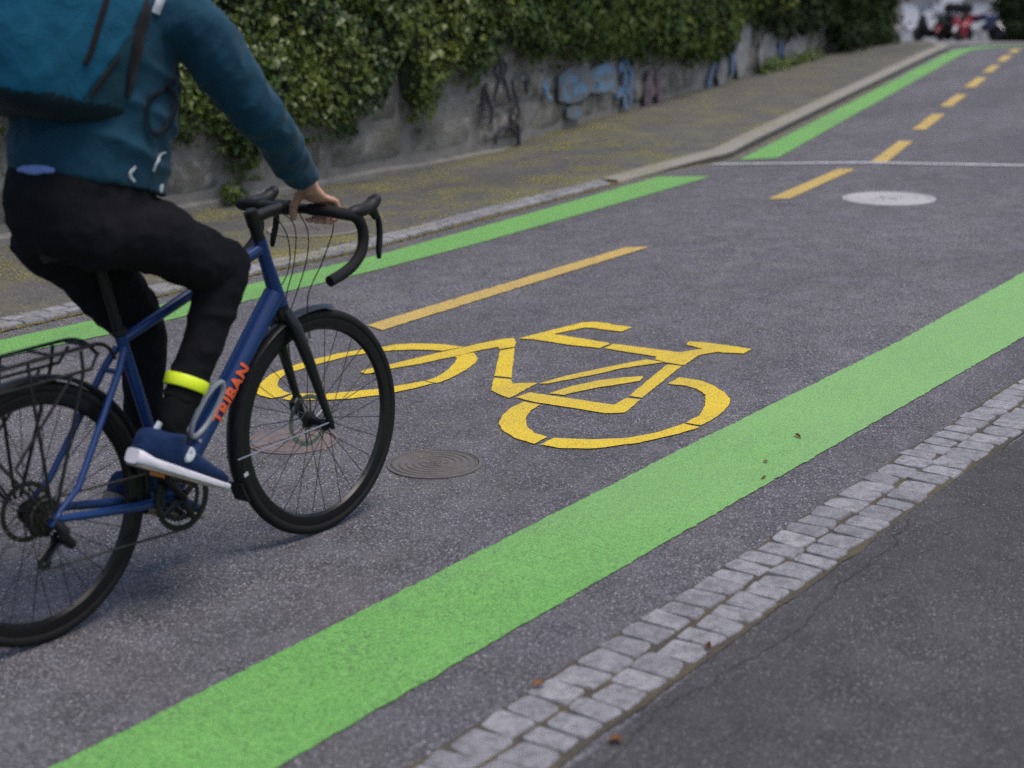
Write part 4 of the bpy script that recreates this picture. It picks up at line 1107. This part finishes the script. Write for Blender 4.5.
# legs
HPR, KNR, ANR = V((.185, -.095, 1.035)), V((.578, -.128, .908)), V((.350, -.133, .510))
HPL, KNL, ANL = V((.185, .095, 1.035)), V((.492, .122, .730)), V((.452, .118, .330))
for a, b, c in ((HPR, KNR, ANR), (HPL, KNL, ANL)):
    m = MB(); m.tube([a, a.lerp(b, .5), b], [.060, .050, .045], 16); body.append(m)
    m = MB(); m.tube([b, b.lerp(c, .3), b.lerp(c, .7), c], [.045, .040, .034, .029], 16); body.append(m)
for an, tilt in ((ANR, -27), (ANL, -22)):
    e = V((math.cos(math.radians(tilt)), 0, math.sin(math.radians(tilt)))); uq = V((-e.z, 0, e.x)); m = MB()
    m.tube([an + uq * -.02, an + e * .02 + uq * -.07, an + e * .12 + uq * -.098], [.026, .018, .009], 12); body.append(m)
bme = remesh(body, .0045, 3, .4)
body_o = put(bme, 'body', M['skin'], rider, RO)
hr = MB()
hr.rings([[hc + V((-.012 + math.sin(p) * math.cos(t) * .108, math.sin(p) * math.sin(t) * .086, .012 + math.cos(p) * .120)) for t in [2 * PI * k / 24 for k in range(24)]] for p in [PI * (i + .2) / 20 for i in range(12)]], True)
hme = remesh([hr], .008, 1); wrinkle(hme, .004, 30, 3); put(hme, 'hair', M['hair'], body_o, RO)

# jacket
jk = []
m = MB(); m.rings([bf(p, q, r) for p, q, r in TORSO], True); jk.append(m)
for sh, el, wr, sg in ((SHR, ELR, WRR, -1), (SHL, ELL, WRL, 1)):
    m = MB(); e = sh + V((-.06, -sg * .06, .02))
    m.tube(smoothpath([e, sh, sh.lerp(el, .5) + V((-.008, sg * .008, 0)), el + V((-.008, sg * .01, -.006)), el.lerp(wr, .5) + V((-.004, 0, -.004)), el.lerp(wr, .90)], 22), [interp([(0, .080), (.2, .081), (.4, .074), (.6, .062), (.8, .052), (1, .042)], i / 21) for i in range(22)], 20); jk.append(m)
jme = remesh(jk, .0075, 5, .5); wrinkle(jme, .010, 6.5, 1.3); folds(jme, SHR, ELR, .006, 15, 5, 3.3, .125, lambda t: .4 + .6 * t); folds(jme, ELR, WRR, .0065, 17, 5, 8.2, .10, lambda t: 1 - .5 * t); folds(jme, (.24, 0, 1.10), (.30, 0, 1.42), .011, 8, 4, 1.7, .30)
jacket = put(jme, 'jacket', M['jacket'], rider, RO)
def tab(pts, w, name, mat, par, out):
    mb = MB(); mb.tube(smoothpath(pts, 12), w, 8, .35, up=V((0, 1, 0))); return mb.build(name, mat, par, off=RO)
# trousers, one garment
tr = []
m = MB(); m.rings([bf((.078, 1.225), (.40, 1.12), .160), bf((.042, 1.15), (.425, 1.05), .172), bf((.048, 1.07), (.40, .985), .175), bf((.068, 1.02), (.34, .96), .168), bf((.105, .985), (.32, .94), .135)], True); tr.append(m)
for hp, kn, an, last in ((HPR, KNR, ANR, .86), (HPL, KNL, ANL, .95)):
    m = MB(); m.tube(smoothpath([hp + V((-.03, 0, .01)), hp.lerp(kn, .35) + V((.02, 0, .026 if hp.y < 0 else -.005)), hp.lerp(kn, .75), kn + V((-.004, 0, -.004))], 16), [interp([(0, .092), (.4, .095), (.75, .081), (1, .067)], i / 15) for i in range(16)], 20); tr.append(m)
    m = MB(); m.tube(smoothpath([kn, kn.lerp(an, .25) + V((.014 if hp.y < 0 else -.004, 0, 0)), kn.lerp(an, .55) + V((.016 if hp.y < 0 else -.006, 0, 0)), kn.lerp(an, last)], 16), [interp([(0, .067), (.3, .061), (.6, .054), (1, .046)], i / 15) for i in range(16)], 20); tr.append(m)
for kn in (KNR, KNL):
    m = MB(); m.rings([[kn + V((math.sin(p) * math.cos(t) * .067, math.sin(p) * math.sin(t) * .067, math.cos(p) * .067)) for t in [2 * PI * k / 18 for k in range(18)]] for p in [PI * (i + .3) / 9.6 for i in range(10)]], True); tr.append(m)
tme = remesh(tr, .0075, 5, .5); wrinkle(tme, .008, 8, 8.1); folds(tme, HPR, KNR, .009, 12, 4, 5.1, .14, lambda t: 1 - .8 * max(0, t)); folds(tme, KNR, ANR, .007, 15, 5, 2.6, .10, lambda t: min(1, max(0, t) * 3)); folds(tme, HPL, KNL, .008, 12, 4, 6.1, .14)
trousers = put(tme, 'trousers', M['trouser'], rider, RO)
for kn, an, f0 in ((KNR, ANR, .80), (KNL, ANL, .9)):
    m = MB(); m.tube(smoothpath([kn.lerp(an, f0), kn.lerp(an, .95), an + V((.002, 0, -.012)), an + V((.012, 0, -.05))], 12), [.046, .0455, .044, .0425, .041, .039, .037, .036, .035, .035, .036, .037], 16)
    m.build('sock', M['sock'], rider, off=RO)
a_, b_ = KNR.lerp(ANR, .705), KNR.lerp(ANR, .775)
m = MB(); m.tube([a_ + V((.0, 0, .0)), a_.lerp(b_, .12), a_.lerp(b_, .88), b_], [.0580, .0600, .0585, .0565], 28); m.build('ankle_band', M['neon'], rider, off=RO)
# shoes
def shoe(an, tilt, label=None):
    e = V((math.cos(tilt), 0, math.sin(tilt))); up = V((-math.sin(tilt), 0, math.cos(tilt))); y = V((0, 1, 0))
    org = an + e * -.102 + up * -.130     # heel end at sole bottom
    prof = [(.0, .020, .085), (.012, .031, .106), (.045, .037, .112), (.09, .038, .112), (.13, .038, .106), (.165, .040, .092), (.205, .045, .077), (.245, .046, .066), (.285, .043, .058), (.318, .032, .050), (.336, .016, .042)]
    def ring(x, hw, top, z0, flat):
        return [org + e * x + y * (hw * math.copysign(abs(math.cos(t)) ** .7, math.cos(t))) + up * (z0 + (top - z0) * (.5 + .5 * math.copysign(abs(math.sin(t)) ** flat, math.sin(t)))) for t in [2 * PI * k / 22 for k in range(22)]]
    u = MB(); u.rings([ring(x, hw, tp, .026, .8) for x, hw, tp in prof], True)
    u.tube([an + up * -.060 + e * .006, an + up * -.016 + e * -.002], [.042, .042], 18, 1.0)
    um = remesh([u], .004, 4, .5); wrinkle(um, .0012, 40, 2); uo = put(um, 'shoe', M['shoe'], rider, RO)
    s = MB(); s.rings([ring(x + (-.006 if x < .02 else .006 if x > .31 else 0), hw + .005, .040 - .012 * min(1, x / .30) + (.008 if x < .02 else 0), .008, .45) for x, hw, tp in prof], True); s.build('sole', M['sole'] if an.y < 0 else M['outsole'], uo, off=RO)  # left sole gets the darker outsole colour in place of shade
    s = MB(); s.rings([ring(x, hw + .002, .011, .002 + .010 * max(0, (x - .25) / .08), .4) for x, hw, tp in prof], True); s.build('outsole', M['outsole'], uo, off=RO)
    for sg in (-1, 1):
        q = MB(); c = org + e * .152 + up * .070 + y * sg * .0405
        q.rings([[c + e * (.016 * k * math.cos(t) + .006 * k * math.sin(t)) + up * (.022 * k * math.sin(t)) + y * sg * (-.006 if k > .9 else .0005) - y * sg * .004 * math.sin(t) for t in [2 * PI * j / 14 for j in range(14)]] for k in (1., .85, .3)], True)
        q.build('side_patch', M['reflective'], uo, off=RO)
    pt = MB(); pt.tube([an + up * .0 + e * -.048, an + up * -.03 + e * -.056], [.010, .012], 8, .5, up=y); pt.build('pull_tab', M['reflective'], uo, off=RO)
    return uo
shoe(ANR + V((.0, -.004, 0)), math.radians(-27)); shoe(ANL, math.radians(-22))

# reflective tabs on the jacket hem
from mathutils.bvhtree import BVHTree
def bvh(me, off):
    return BVHTree.FromPolygons([v.co + off for v in me.vertices], [tuple(p.vertices) for p in me.polygons])
JB = bvh(jacket.data, RO)
CAMP = BM.inverted() @ V((0, 0, 1.72354))
def on_jacket(p, out=.002):
    q, n, i, dd = JB.find_nearest(V(p)); return q + n * out
def stripe(pts, w, name, mat, out=.002):
    P = [on_jacket(p, out) for p in smoothpath(pts, 16)]; mb = MB(); rr = []
    for i, p in enumerate(P):
        d = (P[min(i + 1, 15)] - P[max(0, i - 1)]).normalized(); n = JB.find_nearest(p)[1]; a = n.cross(d).normalized()
        ww = w * (.4 + .6 * math.sin(PI * (i + .4) / 16.))
        rr.append([p + a * ww, p + n * .0025, p - a * ww, p - n * .004])
    mb.rings(rr, True); return mb.build(name, mat, jacket, off=RO)
TB = bvh(tme, RO)
_F, _R, _U = V((0.78413412, 0.56423778, -0.25839777)), V((0.58118153, -0.81366890, -0.01307469)), V((0.21762747, 0.13992370, 0.96595013))
BI = BM.inverted().to_3x3()
def sight(px, tree):
    """where the line of sight to a spot of the photograph meets a garment; gives the spot's place on the cloth"""
    d = BI @ (_F + _R * ((px[0] - 512) / 1641.04) + _U * ((384 - px[1]) / 1641.04))
    q, n, i, dd = tree.ray_cast(CAMP, d.normalized())
    return q
def patch(tree, par, off, pxs, w, name, mat, out=.003, k=18, taper=True):
    P0 = [sight(p, tree) for p in pxs]; P0 = [p for p in P0 if p is not None]
    if len(P0) < 2: return
    P = []
    for p in smoothpath(P0, k):
        q, n, i, dd = tree.find_nearest(p); P.append((q + n * out, n))
    mb = MB(); rr = []
    for i, (p, n) in enumerate(P):
        d = (P[min(i + 1, k - 1)][0] - P[max(0, i - 1)][0]).normalized(); a = n.cross(d).normalized()
        ww = (w[0] + (w[1] - w[0]) * i / (k - 1)) if isinstance(w, tuple) else w
        if taper: ww *= .35 + .65 * math.sin(PI * (i + .5) / k)
        rr.append([p + a * ww - n * .003, p + a * ww * .7 + n * .002, p - a * ww * .7 + n * .002, p - a * ww - n * .003, p - n * .005])
    mb.rings(rr, True); return mb.build(name, mat, par, off=off)
patch(JB, jacket, RO, [(135, 166), (131, 178), (127, 190)], .0045, 'reflective_tab', M['reflective'])
patch(JB, jacket, RO, [(165, 152), (158, 160), (153, 171)], .0032, 'reflective_tab', M['reflective'])
patch(JB, jacket, RO, [(162, 184), (160, 192)], .0045, 'reflective_tab', M['reflective'])
patch(TB, trousers, RO, [(20, 170), (37, 170), (55, 171)], .013, 'shirt', M['shirt'], .006)

# ------------------------------------------------------------------ backpack
PO = V((.09, 0, 1.33))
bp = empty('backpack', BM @ Matrix.Translation(PO))
tag(bp, 'large teal backpack with dark base on the back of the cyclist', 'backpack')
PK = [((-.045, 1.375), (.275, 1.292), .150), ((-.085, 1.41), (.30, 1.318), .186), ((-.080, 1.53), (.345, 1.45), .203), ((-.04, 1.65), (.385, 1.56), .204), ((.02, 1.76), (.38, 1.66), .175), ((.08, 1.82), (.40, 1.74), .13)]
pk = MB(); pk.rings([bf(p, q, r, .8, 40, .5) for p, q, r in PK[:1]] + [bf(p, q, r, 1, 40, .5) for p, q, r in PK] + [bf(p, q, r, .7, 40, .5) for p, q, r in PK[-1:]], True)
pme = remesh([pk], .008, 6, .5); wrinkle(pme, .007, 5, 4.4); pack = put(pme, 'pack_body', M['pack'], bp, PO)
PB = bvh(pme, PO)
def panel(name, mat, keep, out):
    """a sewn-on panel: the part of the pack's surface for which keep() holds, a few millimetres proud"""
    mb = MB(); idx = {}
    for f in pme.polygons:
        if not keep(f.center + PO, f.normal): continue
        q = []
        for vi in f.vertices:
            if vi not in idx: idx[vi] = len(mb.v); mb.v.append(pme.vertices[vi].co + PO + pme.vertices[vi].normal * out)
            q.append(idx[vi])
        mb.f.append(tuple(q)); mb.mi.append(0)
    return mb.build(name, mat, bp, off=PO, fix=False)
def above_base(p): return p.z - (1.415 - .245 * (p.x + .09))          # height over the seam round the bottom
panel('base_panel', M['packdark'], lambda p, n: above_base(p) < .012 + .004 * math.sin(p.x * 40), .004)
def side(p): return p.x - (.115 + (p.z - 1.385) * 1.02)                # ahead of the slanting side seam
for sg in (-1, 1): panel('side_panel', M['packside'], lambda p, n: above_base(p) > .010 and side(p) > 0 and p.y * sg > .12 and n.x < .75, .003)
patch(PB, bp, PO, [(107, -4), (99, 24), (92, 48), (85, 64)], .0085, 'front_zip', M['strap'], .004, taper=False)
patch(PB, bp, PO, [(118, 56), (108, 70), (98, 84), (90, 96)], .007, 'compression_strap', M['strap'], .006)
patch(PB, bp, PO, [(145, 2), (140, 30), (133, 62), (126, 96)], .026, 'side_stripe', M['strap'], .007)  # black lens-shaped stripe down the right flank of the pack
for sg in (-1, 1):
    pts = smoothpath([V((.33, sg * .09, 1.63)), V((.44, sg * .11, 1.66)), V((.535, sg * .125, 1.58)), V((.52, sg * .14, 1.47))], 30); mb = MB(); rr = []
    for i, p in enumerate(pts):
        q, n, _, dd = JB.find_nearest(p); c = q + n * .006
        d = (pts[min(i + 1, 29)] - pts[max(i - 1, 0)]).normalized(); a = n.cross(d).normalized(); w = .026 if i < 17 else .010
        rr.append([c + a * w - n * .006, c + a * w + n * .003, c - a * w + n * .003, c - a * w - n * .006])
    mb.rings(rr, True); mb.build('shoulder_strap', M['strap'], bp, off=PO)
def hang(pxs, w, name, mat, out):
    P = []
    for p in pxs:
        q = sight(p, JB)
        if q is None: continue
        P.append(q + JB.find_nearest(q)[1] * out)
    mb = MB(); mb.tube(smoothpath(P, 26), w, 8, .35, up=V((0, 1, 0))); return mb.build(name, mat, bp, off=PO)
hang([(164, 82), (171, 98), (170, 114), (160, 130), (150, 133), (144, 120), (145, 104), (152, 95)], .0075, 'strap_end', M['loop'], .012)
hang([(146, 100), (155, 94), (165, 88), (173, 80)], .006, 'side_strap', M['loop'], .006)
hang([(166, -6), (160, 4), (155, 14)], .013, 'buckle_tape', M['reflective'], .010)
# ------------------------------------------------------------------ far end: house, hedge, parked two-wheelers
CR_ = V((0.58118153, -0.81366890, -0.01307469)); CU_ = V((0.21762747, 0.13992370, 0.96595013)); CF_ = V((0.78413412, 0.56423778, -0.25839777))
HF = V((CF_.x, CF_.y, 0)).normalized(); HR_ = V((HF.y, -HF.x, 0))      # level axes of the far house
H0 = V((47.45, 34.2, 0)) ; 
def hp(a, d): return HF * d + HR_ * a        # a metres to the right, d metres away
def gz(p): return zg(p.x, p.y)
D0 = 60.5; b0 = hp(16, D0); base = gz(b0) - .02
house = empty('house', Matrix.Translation((b0.x, b0.y, base)))
tag(house, 'white rendered house at the far end of the street behind the parked scooters', 'house')
RM = Matrix((HR_, HF, V((0, 0, 1)))).transposed()
def hb_(mb, x0, x1, z0, z1, y0, y1):
    mb.box(RM @ V(((x0 + x1) / 2 - 16, (y0 + y1) / 2, (z0 + z1) / 2)), (x1 - x0, y1 - y0, z1 - z0), RM); return mb
WIN = [(14.25, 15.55), (16.45, 17.35), (18.9, 20.2), (11.6, 12.9)]
wl = MB(); xs = sorted([8.0, 23.0] + [q for w in WIN for q in w])
ZL, ZH = 1.50, 2.75
hb_(wl, 8, 23, .0, ZL, 0, .35); hb_(wl, 8, 23, ZH, 6.2, 0, .35)
for a, b in zip(xs[0::2], xs[1::2]): hb_(wl, a, b, ZL, ZH, 0, .35)
hb_(wl, 8, 23, 0, 6.2, 5.5, 6); hb_(wl, 8, 8.3, 0, 6.2, .35, 5.5); hb_(wl, 22.7, 23, 0, 6.2, .35, 5.5)
wl.build('wall', M['facade'], house, False)
hb_(MB(), 7.98, 23.02, -.3, .50, -.05, -.002).build('plinth', M['plinth'], house, False)
rf = MB(); rr = [[RM @ V((x - 16, y, z)) for y, z in ((-.5, 6.1), (3, 8.4), (6.5, 6.1), (6.5, 6.25), (3, 8.6), (-.5, 6.25))] for x in (7.6, 23.4)]
rf.rings(rr, True); rf.build('roof', M['sill'], house, False)
for a, b in WIN:
    w = MB()
    for q in ((a, a + .07, ZL, ZH), (b - .07, b, ZL, ZH), (a + .07, b - .07, ZL, ZL + .07), (a + .07, b - .07, ZH - .07, ZH), ((a + b) / 2 - .03, (a + b) / 2 + .03, ZL + .07, ZH - .07)): hb_(w, *q, .10, .16)
    wo = w.build('window', M['sill'], house, False)
    hb_(MB(), a + .06, b - .06, ZL + .06, ZH - .06, .125, .135).build('pane', M['glass'], wo, False)
    hb_(MB(), a - .08, b + .08, ZL - .07, ZL + .004, -.07, .12).build('sill', M['sill'], wo, False)

hb2 = []
for i in range(7):
    for zz in (.5, 1.3, 2.1):
        p = hp(16.95 + .25 + i * .7, 57.6 + .25 * (i % 2)); hb2.append(((p.x, p.y, gz(p) + zz), (.62, .62, .62)))
shrub('hedge', 'dark green hedge at the right beside the parked motorbikes', 'hedge', hb2, .12, M['hedge'], 260, 51, True)

def two_wheeler(px, D, yaw, roll, label, shell, trim, seat, moto=False, screen=False, box=None):
    p = hp((px - 512) / 1641.04 * D, D)
    # the far ground is seen through the real lens height: stand the wheels on it
    o = empty('motorbike' if moto else 'motor_scooter', Matrix.Translation((p.x, p.y, gz(p) + .012)) @ Matrix.Rotation(yaw, 4, 'Z') @ Matrix.Rotation(roll, 4, 'X'))
    tag(o, label, 'motorbike' if moto else 'scooter', 'two-wheelers parked by the house')
    R = .30 if moto else .24; w0 = .66 if moto else .62
    for x in (w0, -w0):
        t = MB(); t.torus((x, 0, R), R - .055, .055, (0, 1, 0), 28, 8, .06); wo = t.build('wheel', M['rubber'], o)
        r = MB(); r.lathe((x, 0, R), [(R - .09, -.03), (.05, -.05), (.05, .05), (R - .09, .03)], (0, 1, 0), 18); r.build('rim', M['alu_black'], wo)
    b = MB()
    if moto:
        b.tube([V((.30, 0, .80)), V((.10, 0, .86)), V((-.10, 0, .80))], [.11, .17, .12], 14, .8); b.tube([V((-.15, 0, .74)), V((-.5, 0, .78)), V((-.78, 0, .86))], [.12, .12, .05], 12, .8)
        b.tube([V((.52, 0, .88)), V((.42, 0, .66)), V((.10, 0, .42))], [.14, .19, .13], 12, .8)
    else:
        b.tube([V((.42, 0, .86)), V((.47, 0, .62)), V((.36, 0, .36)), V((.22, 0, .27)), V((-.1, 0, .27))], [.10, .17, .17, .15, .14], 14, 1.)
        b.tube([V((-.1, 0, .42)), V((-.35, 0, .56)), V((-.70, 0, .66)), V((-.84, 0, .70))], [.13, .19, .16, .06], 14, 1.)
    b.build('bodywork', shell, o)
    f = MB(); f.tube([V((w0 + .25, 0, R + .12)), V((w0, 0, R * 2 + .035)), V((w0 - .24, 0, R + .15))], [.05, .085, .06], 10, .6); f.build('mudguard', trim, o)
    fk_ = MB()
    for s in (-1, 1): fk_.tube([V((w0, s * .075, R)), V((.46, s * .075, .86))], .022, 8)
    fk_.build('fork', M['alu_black'], o)
    s_ = MB(); s_.tube([V((.02, 0, .80 if not moto else .86)), V((-.25, 0, .83)), V((-.66, 0, .88))], [.09, .14, .10], 12, .5); s_.build('seat', seat, o)
    h = MB(); h.tube([V((.34, .36, 1.02)), V((.42, .2, 1.03)), V((.44, 0, .98)), V((.42, -.2, 1.03)), V((.34, -.36, 1.02))], .02, 8); ho = h.build('handlebar', M['black'], o)
    for s in (-1, 1):
        m = MB(); m.tube([V((.40, s * .24, 1.03)), V((.42, s * .33, 1.19))], .008, 6); m.lathe((.42, s * .34, 1.21), [(.01, -.012), (.055, -.008), (.055, .008), (.01, .012)], (1, 0, 0), 14); m.build('mirror', M['black'], ho)
    l = MB(); l.lathe((.50, 0, .92), [(.03, -.06), (.08, 0), (.075, .03), (.02, .045)], (1, 0, 0), 18); l.build('headlight', M['clear'], o)
    e = MB(); e.tube([V((.1, -.12, .26)), V((-.35, -.17, .27)), V((-.80, -.19, .38))], [.025, .05, .055], 10); e.build('exhaust', M['alu_black'], o)
    st_ = MB(); st_.tube([V((.0, .12, .3)), V((-.08, .26, .02))], .015, 6); st_.build('kickstand', M['black'], o)
    if screen:
        c = MB(); rr = []
        for k in range(5):
            z = .98 + .11 * k; x = .50 - .05 * k; w = .20 + .03 * math.sin(k * .9)
            rr.append([V((x, w, z)), V((x + .04, 0, z)), V((x, -w, z)), V((x - .006, -w, z)), V((x + .034, 0, z)), V((x - .006, w, z))])
        c.rings(rr, True); c.build('windscreen', M['clear'], o)
    if box:
        c = MB(); c.tube([V((-.72, 0, .93)), V((-.72, 0, 1.0)), V((-.72, 0, 1.18)), V((-.72, 0, 1.24))], [.17, .20, .19, .10], 16); c.build('top_box', box, o)
    return o
yw = math.atan2(-HF.y, -HF.x)
two_wheeler(930, 56.6, yw - 1.15, math.radians(5), 'black scooter with a tall clear windscreen, farthest left of the parked two-wheelers', M['black'], M['black'], M['black'], False, True, M['black'])
two_wheeler(946, 56.6, yw - .75, math.radians(9), 'black scooter with a red nose, second from left of the parked two-wheelers', M['black'], M['red'], M['black'], False, False, M['black'])
two_wheeler(960, 56.4, yw - .6, math.radians(11), 'red scooter with white front mudguard in the middle of the parked row', M['red'], M['white'], M['black'], False, False, M['black'])
two_wheeler(973, 56.8, yw + .75, math.radians(-16), 'blue motorbike with red tank leaning beside the hedge', M['blue'], M['white'], M['red'], True, False, M['red'])

# ------------------------------------------------------------------ daylight: soft, overcast
w = bpy.data.worlds.new('World'); S.world = w; w.use_nodes = True
nt = w.node_tree; bg = nt.nodes['Background']
sky = nt.nodes.new('ShaderNodeTexSky'); sky.sky_type = 'NISHITA'; sky.sun_disc = False
SUN_EL, SUN_AZ = math.radians(72), math.radians(-80)       # azimuth measured from +x towards +y
sky.sun_elevation = SUN_EL; sky.sun_rotation = PI / 2 - SUN_AZ
sky.air_density = 1.2; sky.dust_density = 3.0; sky.ozone_density = 1.2
nt.links.new(sky.outputs[0], bg.inputs[0]); bg.inputs[1].default_value = .115
sl_ = bpy.data.lights.new('sun', 'SUN'); sl_.energy = 1.5; sl_.angle = math.radians(30); sl_.color = (1, .93, .84)
so = link(bpy.data.objects.new('sun', sl_))
sd_ = V((math.cos(SUN_EL) * math.cos(SUN_AZ), math.cos(SUN_EL) * math.sin(SUN_AZ), math.sin(SUN_EL)))
so.rotation_euler = sd_.to_track_quat('Z', 'Y').to_euler(); so.location = (0, 0, 20)

# ------------------------------------------------------------------ camera
cd = bpy.data.cameras.new('camera'); cam = link(bpy.data.objects.new('camera', cd))
cam.matrix_world = Matrix(((CR_.x, CU_.x, -CF_.x, 0), (CR_.y, CU_.y, -CF_.y, 0), (CR_.z, CU_.z, -CF_.z, 1.72354), (0, 0, 0, 1)))
cd.sensor_width = 36; cd.sensor_fit = 'HORIZONTAL'; cd.lens = 1641.04 / 1024 * 36; cd.clip_end = 1000; cd.clip_start = .05
cd.dof.use_dof = True; cd.dof.focus_distance = 5.9; cd.dof.aperture_fstop = 57.7 / 26.; cd.dof.aperture_blades = 0
S.camera = cam
S.view_settings.view_transform = 'Standard'; S.view_settings.look = 'None'; S.view_settings.gamma = 1
S.view_settings.exposure = .6
S.render.engine = 'CYCLES'
S.cycles.use_denoising = False
